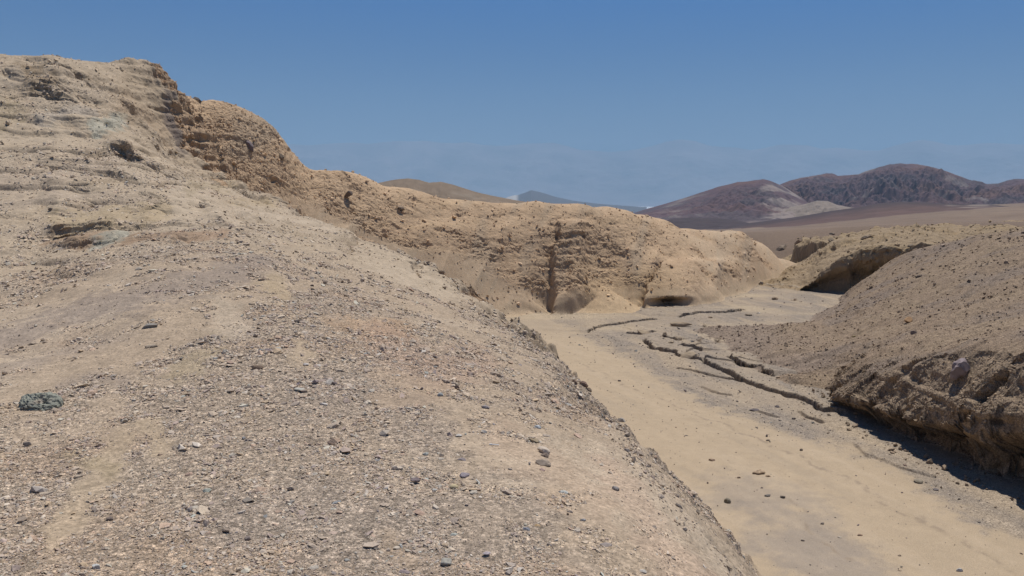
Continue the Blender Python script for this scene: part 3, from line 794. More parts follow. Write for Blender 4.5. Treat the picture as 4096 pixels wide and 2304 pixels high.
# ------------------------------------------------------------------ far land
def far_patch(name, label, cat, px0, px1, r0, r1, ncol, nrow, hfun, cfun, lin=False):
    a = np.linspace(math.atan((px0 - 512) / F), math.atan((px1 - 512) / F), ncol)
    rr_ = np.linspace(r0, r1, nrow) if lin else np.exp(np.linspace(math.log(r0), math.log(r1), nrow))
    A_, R_ = np.meshgrid(a, rr_, indexing='ij')
    x_ = (R_ * np.sin(A_)).ravel(); y_ = (R_ * np.cos(A_)).ravel()
    z_ = hfun(x_, y_, A_.ravel(), R_.ravel())
    p_ = np.stack([x_, y_, z_], 1)
    o = mesh_obj(name, p_, grid_faces(ncol, nrow), np.clip(cfun(x_, y_, z_, A_.ravel(), R_.ravel()), 0.02, 0.85), M_FAR)
    return tag(o, label, cat, kind="structure")
def pxof(a): return 512 + F * np.tan(a)
def zof(py, R_, a):
    q = (288.0 - py) / F
    return 1.7 + R_ * np.cos(a) * (-SP + CP * q) / (CP + SP * q)
VALLEY = -100.0
def plain_h(x, y, a, R_):
    lr = np.log(R_)
    z = ff(a, 0.35 * np.minimum(lr, math.log(900)))
    z = z + 0.5 * n2(x * 0.05, y * 0.05) + 0.9 * n2(x * 0.012, y * 0.012) * sm(150, 400, R_)
    z = np.where(R_ < 132, z - 0.04, z)
    return z + (VALLEY - z) * sm(850, 4200, R_)
def plain_c(x, y, z, a, R_):
    c = np.zeros((len(x), 3)) + PLAIN
    n = fbm2(x * 0.03, y * 0.012, 4)
    c = mixc(c, C3(.235, .175, .125), 0.6 * sm(0.0, 0.7, n))
    c = mixc(c, C3(.17, .125, .10), 0.4 * sm(0.1, 0.8, -n))
    c = c * (1 + 0.12 * fbm2(x * 0.2, y * 0.2, 3))[:, None]
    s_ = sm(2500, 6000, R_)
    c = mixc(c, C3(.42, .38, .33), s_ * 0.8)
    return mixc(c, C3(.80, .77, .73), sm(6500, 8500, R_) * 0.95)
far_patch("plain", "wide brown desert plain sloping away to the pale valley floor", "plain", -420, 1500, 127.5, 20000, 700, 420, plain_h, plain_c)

def ridge_patch(name, label, cat, prof, rc, r0, r1, basez, cfun, ncol=700, nrow=160, rough=0.12, gl=60.0, px_pad=6, pw=1.15):
    prof = np.array(prof, float)
    def h(x, y, a, R_):
        p_ = pxof(a)
        zc = zof(np.interp(p_, prof[:, 0], prof[:, 1]), rc, a)
        bz = basez(x, y, a, R_) if callable(basez) else basez
        wv = rc + 0.06 * (rc - r0) * n2(x / gl / 3, y / gl / 3)
        t = np.where(R_ < wv, sm(0, 1, np.clip((R_ - r0) / (wv - r0), 0, 1)) * 0.45 + 0.55 * np.clip((R_ - r0) / (wv - r0), 0, 1) ** pw, 1 - 0.9 * sm(0, 1, np.clip((R_ - wv) / (r1 - wv), 0, 1)))
        hh = np.maximum(zc - bz, 0)
        g = 1 - np.abs(n2(x / gl, y / gl / 1.6 + 3)) * 2
        g2 = 1 - np.abs(n2(x / gl * 2.7 + 5, y / gl * 1.6)) * 2
        return bz + hh * t - np.minimum(hh, 90) * rough * (0.65 * g + 0.35 * g2 + 0.35 * fbm2(x / gl * 6, y / gl * 6, 3)) * np.clip(4 * t * (1.02 - t), 0, 1) - 1.5 * (1 - sm(0, 0.05, t))
    return far_patch(name, label, cat, prof[0, 0] - px_pad, prof[-1, 0] + px_pad, r0, r1, ncol, nrow, h, cfun, lin=True)

bz = lambda x, y, a, R_: plain_h(x, y, a, R_) - 1.0
# tan hill just behind the wall
def hill_c(x, y, z, a, R_):
    c = np.zeros((len(x), 3)) + C3(.215, .165, .12)
    c = mixc(c, C3(.28, .23, .175), 0.6 * sm(0.1, 0.6, fbm2(x * 0.08 + 3, y * 0.08 + z * 0.1, 3)))
    return c * (1 + 0.12 * fbm2(x * 0.5, y * 0.5, 3))[:, None]
ridge_patch("hill", "small tan hill peeping over the canyon wall", "hill",
            [(330, 196), (360, 187), (382, 182), (398, 179), (409, 178), (420, 179.5), (430, 182.5), (441, 181.5), (452, 184), (477, 192), (500, 197), (521, 201), (560, 206), (600, 212)], 165, 120, 240, -12.0, hill_c, 500, 120, 0.05, 9.0)
# dark lava ridges
def dark_c(x, y, z, a, R_):
    p_ = pxof(a)
    c = np.zeros((len(x), 3)) + C3(.062, .045, .045)
    c = mixc(c, C3(.115, .072, .06), sm(0.1, -0.5, (R_ - 560) / 200 - 0.35))
    c = mixc(c, C3(.27, .22, .18), 0.8 * sm(940, 948, p_) * (1 - sm(985, 1000, p_)) * sm(0.0, 0.4, n2(x * 0.06, y * 0.06)))
    return c * (1 + 0.18 * fbm2(x * 0.06, y * 0.06, 4))[:, None]
ridge_patch("lava_hill", "low dark brown lava ridge crossing the plain before the mountains", "hill",
            [(690, 235), (716, 229.5), (760, 222.5), (800, 216.5), (830, 211), (855, 207.5), (875, 203.5), (898, 201.8), (920, 202), (950, 204), (985, 204.5), (1010, 207), (1040, 211)], 640, 430, 900, bz, dark_c, 600, 120, 0.06, 60.0)
ridge_patch("dark_hill", "small dark mound at the foot of the purple mountain", "hill",
            [(655, 224), (672, 218.5), (690, 217.5), (715, 218), (735, 220), (752, 224)], 800, 640, 900, bz, dark_c, 250, 80, 0.05, 40.0)
# purple mountains
def mtn_c(x, y, z, a, R_):
    p_ = pxof(a)
    n = fbm2(x * 0.006, y * 0.006 + z * 0.004, 4); n_ = fbm2(x * 0.018 + 4, y * 0.012 + z * 0.02, 4)
    c = np.zeros((len(x), 3)) + C3(.112, .070, .074)
    c = mixc(c, C3(.155, .088, .068), 0.7 * sm(0.0, 0.6, n))
    c = mixc(c, C3(.088, .07, .075), 0.8 * sm(0.0, 0.5, -n + 0.3 * n_))
    c = mixc(c, C3(.26, .215, .185), 0.55 * sm(0.4, 0.8, n2(x * 0.010 + 5, y * 0.004) + 0.5 * n_))
    return c * (1 + 0.08 * fbm2(x * 0.06, y * 0.06 + z * 0.05, 3))[:, None]
def front_c(x, y, z, a, R_):
    c = mtn_c(x, y, z, a, R_)
    p_ = pxof(a); n = fbm2(x * 0.015, y * 0.015 + z * 0.02, 3)
    top = sm(8, 30, z + 14 * n)
    c = mixc(c, C3(.36, .30, .25), 0.6 * sm(754, 772, p_ + 12 * n) * (1 - sm(790, 806, p_)) * sm(0.1, 0.6, n + 0.35))
    c = mixc(c, C3(.22, .17, .145), 0.8 * (1 - sm(-32, -22, z + 8 * n)))
    return c
ridge_patch("mountains", "high dark purple desert mountains behind the plain", "mountains",
            [(768, 190), (779, 183), (788, 179.5), (799, 177), (812, 174.5), (824, 172.6), (829, 173.2), (835, 175.5), (855, 173.7), (865, 170), (874.5, 167), (885, 164.5), (894, 163.4), (914, 163.8), (925, 165.5), (934, 168), (945, 171), (954, 175), (964, 178.5),
             (974, 181), (984, 183.2), (994, 183), (1003, 180), (1010, 179), (1024, 179), (1060, 175), (1120, 172), (1200, 178)], 2000, 1150, 2700, bz, mtn_c, 900, 340, 0.36, 100.0)
ridge_patch("mountain", "rounded purple brown mountain with a pale scree flank", "mountain",
            [(610, 221), (644, 209.5), (660, 205), (676, 200), (698, 193), (715.5, 187), (735, 181.7), (746, 181), (761, 178.8), (770, 181), (779, 185), (792, 193), (808, 203), (830, 209), (850, 214)], 1450, 900, 1900, bz, front_c, 700, 260, 0.22, 100.0)
def cream_c(x, y, z, a, R_):
    return (np.zeros((len(x), 3)) + C3(.225, .18, .143)) * (1 + 0.3 * fbm2(x * 0.04, y * 0.04, 3))[:, None]
ridge_patch("cream_hill", "cream coloured low badland hills at the foot of the mountains", "hill",
            [(768, 214), (790, 207), (806, 203), (815, 200.5), (826, 201), (836, 205), (850, 207.5), (880, 209), (905, 211)], 1180, 980, 1400, bz, cream_c, 250, 60, 0.25, 40.0)
ridge_patch("cream_mountain", "pale cream badland crest at the far end of the mountains", "hill",
            [(980, 188), (996, 183), (1004, 180), (1012, 178.4), (1020, 178.8), (1030, 178), (1060, 180), (1090, 190)], 2300, 2050, 2700, bz, cream_c, 150, 60, 0.2, 60.0)
# far dark cone on the valley floor, with its pale fan
def cone_c(x, y, z, a, R_):
    p_ = pxof(a)
    return mixc(np.zeros((len(x), 3)) + C3(.10, .085, .08), C3(.48, .43, .37), 1 - sm(515, 520, p_ + (190 - 0) * 0))
ridge_patch("cone_hill", "dark cone shaped hill far out on the hazy valley floor", "hill",
            [(460, 206), (490, 203), (505, 198), (513, 195.5), (518, 195), (524, 193), (531, 190), (540, 192), (556, 197), (575, 201), (600, 204), (640, 207)], 6500, 5600, 7400, VALLEY, cone_c, 260, 60, 0.03, 300.0)
# far range across the valley
xs = np.arange(-260, 1420, 14.0)
prof = np.stack([xs, 145 + 10 * fbm2(xs * 0.011, 0 * xs + 2, 5) + 9 * sm(900, 1300, xs) + 3 * np.sin(xs * 0.011)], 1)
def range_c(x, y, z, a, R_):
    return (np.zeros((len(x), 3)) + C3(.17, .135, .135)) * (1 + 0.45 * fbm2(x * 0.0012, y * 0.0012, 4))[:, None]
ridge_patch("mountain_range", "long faint blue mountain range across the valley", "mountain range", prof, 17000, 12500, 20000, VALLEY, range_c, 500, 110, 0.9, 1400.0)

exec_rocks = True
# ------------------------------------------------------------------ stones
def ico(sub_):
    import bmesh
    bm = bmesh.new(); bmesh.ops.create_icosphere(bm, subdivisions=sub_, radius=1.0)
    v = np.array([q.co[:] for q in bm.verts], np.float32); f = np.array([[q.index for q in fc_.verts] for fc_ in bm.faces], np.int32)
    bm.free(); return v, f
V1, F1 = ico(1); V3, F3 = ico(3)

GI = np.arange(NC * NR).reshape(NC, NR)
AZs = AZC
def land_at(px, py):
    """nearest land vertex to where a survey ray meets the ground"""
    return hits([(px, py)])[0]

def stone_cloud(name, label, cat, idx, size, cols, flat, seed, sink=0.3):
    """many small stones as one mass"""
    g = np.random.RandomState(seed); n = len(idx)
    base = V1; k = len(base)
    nrm = N[idx]
    t1 = np.cross(nrm, g.randn(n, 3)); t1 /= np.linalg.norm(t1, axis=1, keepdims=True) + 1e-9
    nn = nrm + 0.25 * g.randn(n, 3); nn /= np.linalg.norm(nn, axis=1, keepdims=True)
    t1 = t1 - nn * (t1 * nn).sum(1, keepdims=True); t1 /= np.linalg.norm(t1, axis=1, keepdims=True) + 1e-9
    t2 = np.cross(nn, t1)
    sh = base[None] * (1 + 0.34 * g.randn(n, k, 1)).clip(0.45, 1.6)
    ax = np.stack([0.75 + 0.7 * g.rand(n), 0.55 + 0.5 * g.rand(n), flat * (0.5 + 0.9 * g.rand(n))], 1)
    sh = sh * (ax * size[:, None] * 0.5)[:, None, :]
    jit = (t1 * g.uniform(-1, 1, (n, 1)) + t2 * g.uniform(-1, 1, (n, 1))) * (r[idx][:, None] * 0.0016)
    ctr = P[idx] + jit + nn * (ax[:, 2] * size * 0.5 * (1 - 2 * sink))[:, None]
    co = ctr[:, None] + sh[..., 0:1] * t1[:, None] + sh[..., 1:2] * t2[:, None] + sh[..., 2:3] * nn[:, None]
    f = (F1[None] + (np.arange(n) * k)[:, None, None]).reshape(-1, 3)
    cc_ = np.repeat(cols, k, 0)
    o = mesh_obj(name, co.reshape(-1, 3), f, np.clip(cc_, 0.02, 0.8), M_STONE)
    return tag(o, label, cat, kind="stuff")

PAL = np.array([(.30, .25, .205), (.25, .21, .185), (.34, .28, .22), (.20, .17, .16), (.38, .32, .25), (.30, .29, .26), (.27, .215, .20), (.36, .255, .19), (.42, .37, .31), (.22, .21, .205), (.33, .25, .165), (.36, .36, .31), (.50, .46, .41)])
PPR = np.array([.18, .14, .17, .035, .13, .08, .08, .06, .07, .015, .05, .025, .02]); PPR /= PPR.sum()
g = np.random.RandomState(11)
inview = (np.abs(az) < math.radians(36))
# near gravel: stones lie where the ground is gravelly, fewer on the bare sand
wgt = isA * inview * (r < 34) * (0.05 + gravel) * (1 - 0.62 * sm(12, 17, r)) * (0.45 + 1.1 * sm(-0.3, 0.6, f2 + 0.5 * f1)) * (1 - 0.6 * sm(18, 30, r))
wgt = wgt / wgt.sum()
NG = 230000
idx = g.choice(len(wgt), NG, p=wgt)
size = r[idx] * 0.00092 * np.exp(np.abs(g.randn(NG)) * 0.66) * (0.75 + 0.5 * gravel[idx]) * (0.8 + 0.5 * sm(-0.2, 0.6, f2[idx]))
size = np.minimum(size, 0.085)
near_edge = sm(0.45, 0.0, np.abs(f1[idx])) 
cols = PAL[g.choice(len(PAL), NG, p=PPR)] * (1.1 + 0.7 * g.rand(NG, 1)) * np.array([1.03, 1.0, .95])
cols = 0.58 * cols + 0.46 * col[idx] * 1.08
stone_cloud("gravel", "loose flat grey and tan gravel covering the near hillside", "gravel", idx, size, cols, 0.45, 21)
VO = np.array([(1, 0, 0), (-1, 0, 0), (0, 1, 0), (0, -1, 0), (0, 0, 1), (0, 0, -1)], np.float32)
FO = np.array([(0, 2, 4), (2, 1, 4), (1, 3, 4), (3, 0, 4), (2, 0, 5), (1, 2, 5), (3, 1, 5), (0, 3, 5)], np.int32)
wgt = isA * inview * (r < 12) * (0.10 + gravel)
wgt = wgt / wgt.sum()
NF = 170000
idx = g.choice(len(wgt), NF, p=wgt)
size = r[idx] * 0.0010 * np.exp(np.abs(g.randn(NF)) * 0.42)
cols = PAL[g.choice(len(PAL), NF, p=PPR)] * (0.95 + 0.7 * g.rand(NF, 1)) * np.array([1.03, 1.0, .95])
cols = 0.55 * cols + 0.48 * col[idx] * 1.08
_v, _f = V1, F1
V1, F1 = VO, FO
stone_cloud("grit", "fine angular grit between the larger gravel near the viewer", "grit", idx, size, cols, 0.5, 29)
V1, F1 = _v, _f
wgt = isA * inview * (r > 5) * (r < 26) * np.exp(-((I['dA'] + 0.1) / 0.42) ** 2) * sm(-0.5, 0.5, f1 + f2)
wgt = wgt / wgt.sum()
NM = 1500
idx = g.choice(len(wgt), NM, p=wgt)
size = r[idx] * 0.0017 * np.exp(np.abs(g.randn(NM)) * 0.55)
cols = 0.5 * PAL[g.choice(len(PAL), NM, p=PPR)] * (1.1 + 0.7 * g.rand(NM, 1)) + 0.55 * col[idx]
stone_cloud("rim_rubble", "coarse broken chips along the crumbling rim of the near hill", "rubble", idx, size, cols, 0.7, 31, 0.2)
wgt = isA * (az > -0.42) * (az < 0.34) * (r < 11) * (0.03 + gravel) * (0.1 + sm(0.0, 0.6, f1 + 0.6 * f2))
wgt = wgt / wgt.sum()
NP = 3600
idx = g.choice(len(wgt), NP, p=wgt)
size = r[idx] * 0.0030 * np.exp(g.randn(NP) * 0.5)
cols = PAL[g.choice(len(PAL), NP, p=np.array([.12, .08, .16, .05, .16, .12, .06, .07, .10, .02, .03, .02, .01]))] * (1.0 + 0.5 * g.rand(NP, 1))
stone_cloud("loose_stones", "mixed pale and grey loose stones gathered in clusters on the near gravel", "stones", idx, size, cols, 0.42, 37, 0.35)
# rubble on the slope, the wall and the banks
wgt = inview * ((isC * 1.0 + isD * 0.5 + isB * 0.8 + edge_face * 1.2 + isA * 0.25 * sm(12, 16, r)) * (0.25 + rock))
wgt = wgt / wgt.sum()
NRB = 36000
idx = g.choice(len(wgt), NRB, p=wgt)
size = r[idx] * 0.0011 * np.exp(np.abs(g.randn(NRB)) * 0.5)
cols = col[idx] * (1.0 + 0.7 * g.rand(NRB, 1))
stone_cloud("rubble", "broken clods and stones strewn over the canyon wall and brown slope", "rubble", idx, size, cols, 0.7, 33, 0.2)
# clods broken off the cut bank
wgt = isW * (r < 34) * np.exp(-np.abs(I['dC'] + 0.35) / 0.35) * (I['dC'] < 0.1) * sm(-0.3, 0.5, f1 + f2)
wgt = wgt / wgt.sum()
NK = 420
idx = g.choice(len(wgt), NK, p=wgt)
size = np.minimum(0.03 * np.exp(np.abs(g.randn(NK)) * 0.7), 0.16)
cols = C3(.26, .195, .135) * (0.8 + 0.5 * g.rand(NK, 1))
stone_cloud("fallen_clods", "crumbs of brown earth fallen along the foot of the cut bank", "rubble", idx, size, cols, 0.75, 51, 0.2)
# grit on the wash
wgt = inview * isW * (0.3 + 1.0 * gz) * (r < 80) * (1 - 0.8 * far)
wgt = wgt / wgt.sum()
NW = 3200
idx = g.choice(len(wgt), NW, p=wgt)
size = r[idx] * 0.00065 * np.exp(np.abs(g.randn(NW)) * 0.6)
cols = PAL[g.choice(8, NW)] * (0.6 + 0.3 * g.rand(NW, 1))
stone_cloud("pebbles", "scattered small dark pebbles on the sandy wash bed", "pebbles", idx, size, cols, 0.6, 44, 0.25)

# ------------------------------------------------------------------ single stones and rocks
V4, F4 = ico(3)
def rock_mesh(seed, ax, flat, cuts, rough):
    g = np.random.RandomState(seed)
    v = V4.copy()
    v = v * (1 + rough * n3(v[:, 0] * 1.2 + seed * 1.7, v[:, 1] * 1.2, v[:, 2] * 1.2) + 0.4 * rough * n3(v[:, 0] * 3.1 + seed, v[:, 1] * 3.1, v[:, 2] * 3.1))[:, None]
    for _ in range(cuts):
        d = g.randn(3); d[2] *= 0.55; d /= np.linalg.norm(d); o = g.uniform(0.52, 0.86)
        k = v @ d - o
        v = v - np.where(k > 0, k, 0)[:, None] * d
    v *= np.array([1.0, ax, flat])
    v += 0.02 * np.stack([n3(v[:, 0] * 9 + q, v[:, 1] * 9, v[:, 2] * 9 + seed) for q in (1, 5, 9)], 1)
    return v / max(np.ptp(v[:, 0]), 1e-6)

STONES = []
def st(label, px, py, wd, flat, c, name="stone", ax=0.7, cuts=7, rough=0.25, sink=0.3, group=None, yaw=None, cat=None):
    STONES.append((label, px, py, wd, flat, c, name, ax, cuts, rough, sink, group, yaw, cat))
# stones of the near hillside (positions in the 4096 wide photo)
st("flat blue grey rock with a dark lower lip in the sandy patch", 600, 1305, 60, .34, (.31, .29, .255), "rock", .6)
st("thin tan slab lying below the blue grey rock", 606, 1383, 46, .22, (.42, .34, .25), ax=.4, yaw=.3)
st("brown slab with a dark hollow under its edge", 1027, 1467, 46, .30, (.30, .21, .14), ax=.45, yaw=.3)
st("larger of two white chips on the orange ground", 1223, 1456, 24, .35, (.62, .56, .50))
st("smaller of two white chips on the orange ground", 1277, 1462, 19, .4, (.60, .54, .47))
st("pale grey flat stone above the bare sand patch", 1114, 1392, 28, .3, (.40, .38, .33))
st("cream splinter left of the bare sand patch", 1130, 1362, 22, .22, (.52, .44, .34), ax=.35)
st("broad pale green grey stone flush with the gravel", 1198, 1557, 46, .25, (.45, .44, .38))
st("bright white flat stone on orange gravel", 1296, 1616, 34, .28, (.68, .63, .56), ax=.45)
st("pale blue grey stone above the bright white one", 1326, 1595, 26, .35, (.40, .40, .38))
st("dark purple grey stone on orange gravel", 1337, 1533, 22, .5, (.15, .12, .12))
st("cream stone beside the sand patch edge", 666, 1628, 26, .3, (.52, .43, .34))
st("white sliver of stone in grey gravel", 810, 1672, 32, .22, (.62, .56, .49), ax=.35)
st("dark grey stone alone on the sand below the green rock", 108, 1775, 30, .45, (.15, .13, .12))
st("round brown stone on the yellowish earth", 42, 1914, 24, .6, (.27, .19, .13), cuts=3)
st("pale green rounded pebble in grey gravel", 830, 1964, 32, .55, (.40, .43, .36), cuts=3)
st("long blue grey slab in the gravel", 1343, 2010, 44, .25, (.24, .26, .27), ax=.5, yaw=1.0)
st("pale slab lying against the blue grey slab", 1338, 2036, 34, .22, (.46, .45, .38), ax=.5, yaw=.9)
st("upright white stone near the lower frame edge", 383, 2272, 28, .7, (.60, .60, .56))
st("small black stone in grey gravel", 547, 2176, 14, .6, (.06, .05, .05))
st("dark brown stone with a shadowed underside in grey gravel", 441, 2074, 26, .5, (.17, .13, .11))
st("light tan oval stone in grey gravel", 427, 2194, 28, .45, (.46, .39, .30), cuts=4)
st("curved brown stone in the lower gravel", 899, 2122, 34, .4, (.27, .21, .16), ax=.5)
st("squat grey brown stone in the lower gravel", 990, 2155, 24, .6, (.20, .165, .15))
st("peach coloured flat stone near the lower frame edge", 1165, 2246, 30, .3, (.52, .37, .27))
st("large tan slab near the lower frame edge", 1254, 2208, 44, .28, (.36, .30, .23))
st("pinkish stone pair piece beside a dark shard", 1332, 2133, 32, .35, (.45, .34, .27))
st("pale blue grey rounded pebble high on the gravel shoulder", 1760, 1580, 24, .65, (.36, .38, .37), cuts=2)
st("pointed brown stone standing up in the gravel shoulder", 1826, 1552, 20, 1.0, (.22, .16, .12))
st("blue white stone with a dark foot", 2149, 1712, 26, .6, (.50, .52, .52))
st("salmon pink square slab on the gravel shoulder", 2310, 1743, 36, .35, (.52, .36, .27), ax=.85, cuts=9)
st("olive brown square slab among tan gravel", 2135, 1762, 36, .35, (.27, .21, .13), ax=.9, cuts=9)
st("long cream stone lying on the brown stones", 2171, 1803, 52, .40, (.60, .50, .39), ax=.4, yaw=-.35)
st("dark brown lump tucked under the long cream stone", 2180, 1823, 32, .55, (.17, .125, .10))
st("big tan block with a dark undercut front", 2171, 1853, 58, .52, (.36, .29, .225), "rock", .8, 8)
st("small pink stone under the big tan block", 2168, 1880, 24, .5, (.55, .38, .31), cuts=4)
st("mauve slate slab above the lilac one", 1844, 1837, 38, .35, (.22, .19, .195))
st("lilac rounded slab lying in grey gravel", 1855, 1899, 40, .4, (.31, .27, .29), cuts=5)
st("dark mauve stone left of the lilac slab", 1661, 1921, 36, .5, (.17, .135, .145))
st("smooth yellow oval pebble", 1816, 1949, 34, .6, (.52, .43, .25), cuts=0, rough=.1)
st("orange yellow flat stone in pale gravel", 1436, 1970, 28, .35, (.52, .37, .19))
st("white oval stone under the dark stones", 1835, 1742, 28, .4, (.56, .52, .46), cuts=3)
st("pale blue green pebble among tan gravel", 1705, 1817, 24, .5, (.36, .38, .35), cuts=3)
st("cream stone leaning on a dark pointed shard", 1763, 1838, 26, .45, (.50, .43, .34))
st("dark pointed shard behind the cream stone", 1768, 1824, 22, .7, (.18, .145, .12))
st("slate blue stone low in the gravel", 2102, 2120, 38, .5, (.20, .22, .26))
st("ochre stone beside the slate blue one", 2147, 2107, 26, .5, (.45, .29, .13))
st("white bone shaped stone in grey gravel", 1919, 2102, 40, .35, (.60, .54, .48), ax=.35, yaw=-.3)
st("cream triangular stone with a dark right side", 2307, 2125, 32, .55, (.56, .48, .38))
st("pale green stone low in the gravel", 1816, 2139, 34, .4, (.40, .43, .38))
st("brown slab with a deep shadow beside the cream triangle", 2255, 2124, 42, .3, (.28, .20, .14), ax=.45)
st("lilac chip near the lower frame edge", 1947, 2211, 32, .3, (.40, .35, .36))
st("cream angular stone near the lower frame edge", 1583, 2191, 28, .4, (.54, .46, .36))
st("mauve slab cut by the lower frame edge", 1616, 2286, 44, .3, (.25, .20, .20))
st("grey green block in the lower gravel pile", 1783, 2249, 42, .5, (.36, .35, .30))
st("dark grey slab at the foot of the gravel shoulder", 2715, 2028, 32, .4, (.12, .105, .10))
st("grey split stone on the lower shoulder", 2460, 1959, 30, .55, (.26, .24, .23))
st("pale blue chalky stone on the lower shoulder", 2255, 1970, 38, .35, (.46, .48, .45))
st("grey lilac stone at the edge of the sandy patch", 1944, 1629, 34, .4, (.28, .25, .25))
st("grey brown stone between the twin slabs", 2277, 2048, 26, .5, (.23, .19, .165))
st("blue grey stone right of the twin slabs", 2332, 2081, 28, .5, (.25, .26, .27))
st("pale stone on the steep lower shoulder", 2571, 2285, 30, .45, (.50, .46, .40))
st("dark grey stone on the sandy shoulder", 2510, 1803, 28, .45, (.17, .15, .145))
st("dark red brown lump on the crumbling rim", 2332, 1538, 36, .6, (.20, .125, .095), "rock")
st("smaller brown lump on the crumbling rim", 2296, 1528, 26, .6, (.22, .15, .11))
st("tan block jutting from the crumbling rim", 2352, 1560, 30, .6, (.33, .24, .16))
st("grey chips heaped on the lower rim", 2486, 1683, 34, .55, (.33, .31, .28))
st("dark stone perched on the upper gravel band", 204, 838, 16, .7, (.13, .11, .10))
st("white chip below the long ledge", 505, 730, 14, .4, (.62, .58, .50))
st("tan block at the foot of the pale mound", 992, 948, 22, .55, (.36, .27, .18))
st("grey stone below the red ledge", 236, 1083, 16, .5, (.22, .20, .185))
st("dark slab jutting from the skyline below the peak", 790, 400, 34, .4, (.11, .10, .095), "rock", ax=.6)
st("purple slab leaning on the brown face", 1000, 582, 60, .35, (.17, .135, .145), "rock", ax=.45, yaw=-.7)
st("brown block jutting from the face beside the purple slab", 1125, 629, 26, .7, (.22, .165, .11), "rock")
st("dark square boulder alone on the canyon wall", 1388, 785, 26, .9, (.13, .095, .075), "boulder", ax=.9, sink=.05)
st("flat brown slab jutting from the upper canyon wall", 1603, 832, 30, .4, (.24, .17, .115), "rock", sink=.1)
# wash
st("darkest grey stone on the sand", 3130, 1989, 19, .65, (.085, .078, .072))
st("flat grey stone left of the darkest one", 3072, 1981, 24, .4, (.20, .185, .165))
st("olive grey stone near the hill foot", 2909, 2006, 24, .6, (.17, .15, .11))
st("crumbled tan clod in the middle of the wash", 3036, 1889, 52, .38, (.44, .32, .205), "clod", .6, 4, .4)
st("small broken piece beside the crumbled tan clod", 3072, 1905, 20, .5, (.40, .29, .19), "clod")
st("flat olive stone on sand near the far gravel", 3674, 1923, 32, .25, (.22, .19, .14))
st("reddish brown flat stone on sand", 3441, 2140, 22, .4, (.22, .14, .09))
st("round taupe pebble on sand", 3289, 2094, 16, .6, (.25, .21, .175), cuts=2)
st("dark pebble on the grey silt", 3210, 2162, 14, .5, (.12, .10, .09))
st("pale flat chip beside the reddish stone", 3358, 2148, 14, .3, (.50, .44, .35))
st("white stone at the lower right of the sand", 3838, 2279, 24, .5, (.56, .55, .52))
st("brown pebble below the reddish stone", 3599, 2221, 15, .5, (.22, .165, .12))
st("brown stone near the crumbled clod", 2955, 1911, 14, .6, (.25, .18, .125))
st("heap of brown crumbs on upper sand", 2849, 1841, 24, .4, (.29, .20, .135), "clod")
st("dark splinter stone mid sand", 3072, 1761, 18, .35, (.15, .12, .095), ax=.4)
st("small dark stone beyond the splinter", 3204, 1801, 12, .7, (.14, .11, .09))
st("black stone on the grey gravel strip", 3835, 1997, 12, .7, (.06, .055, .05))
st("brown stone at the bottom sand edge", 3600, 2284, 16, .4, (.24, .18, .125))
# mud slabs and clods at the bend
st("long cracked mud slab bar in the bend", 2722, 1297, 84, .26, (.33, .25, .165), "mud_slab", .35, 7, .2, .2, yaw=-.05)
st("tilted dark mud block by the silt island", 2663, 1339, 24, .7, (.25, .19, .13), "mud_slab")
st("mud block fallen beside the tilted one", 2714, 1358, 32, .45, (.27, .205, .14), "mud_slab", .5)
st("pale lump of mud on the silt island", 2686, 1369, 26, .4, (.34, .265, .18), "mud_slab")
st("broad pale mud plate at the start of the long crack", 2755, 1419, 62, .22, (.42, .325, .215), "mud_slab", .6, 6, .15, .2)
st("mud plate on the near side of the bend", 2575, 1331, 62, .22, (.36, .275, .18), "mud_slab", .45, 6, .15, .2)
st("dark clod near the far side of the wash", 3099, 1195, 34, .4, (.21, .155, .10), "clod", .5)
st("flat dark slab on the far sand ribbon", 2997, 1259, 28, .25, (.22, .17, .12), "mud_slab", .4)
st("pale chip beside the flat dark slab", 3033, 1253, 15, .5, (.52, .46, .37))
st("small brown clod on the sand ribbon", 2842, 1269, 18, .5, (.24, .18, .12), "clod")
# right slope and banks
st("large purple knob crowning the cut bank", 3843, 1480, 84, .8, (.235, .19, .20), "rock", .85, 4, .6, .3)
st("orange weathered rock on the brown slope", 3638, 1281, 40, .5, (.36, .21, .10), "rock", .7)
st("dark boulder pair piece high on the brown slope", 3675, 1106, 24, .45, (.12, .09, .07), "rock")
st("rusty flat rock standing out of the brown slope", 3655, 1335, 26, .8, (.25, .18, .14), "rock")
st("yellow chip on the brown slope", 3416, 1346, 14, .5, (.46, .37, .17))
st("dark lump standing in for the shaded crevice left of the far cliff", 3127, 988, 56, .35, (.21, .16, .115), "rock", .6, 12, .5, .5)  # dark lump put where the bank only has a crevice in shade
st("crag coloured dark for shaded holes on top of the second bank", 3327, 962, 28, .5, (.22, .17, .115), "rock", .7, 12, .5, .5)  # dark tone of the crags on this bank stands for shaded holes
st("pale crag above the far cliff", 3197, 962, 38, .5, (.27, .185, .125), "rock", .7, 12, .5, .5)
st("small dark rocks on the plain edge", 3330, 934, 22, .35, (.19, .145, .105), "rock")
st("long grey crag on the skyline of the second bank", 3471, 946, 50, .35, (.25, .19, .13), "rock", .6, 12, .4, .5)
st("overhanging brown crag in the middle of the second bank", 3530, 994, 34, .55, (.24, .18, .115), "rock", .8, 12, .5, .5)
st("crag coloured dark for shaded holes, right of the overhanging one", 3643, 982, 30, .45, (.21, .16, .11), "rock", .7, 12, .5, .5)  # shade of the hollows is put into the crag's dark colour

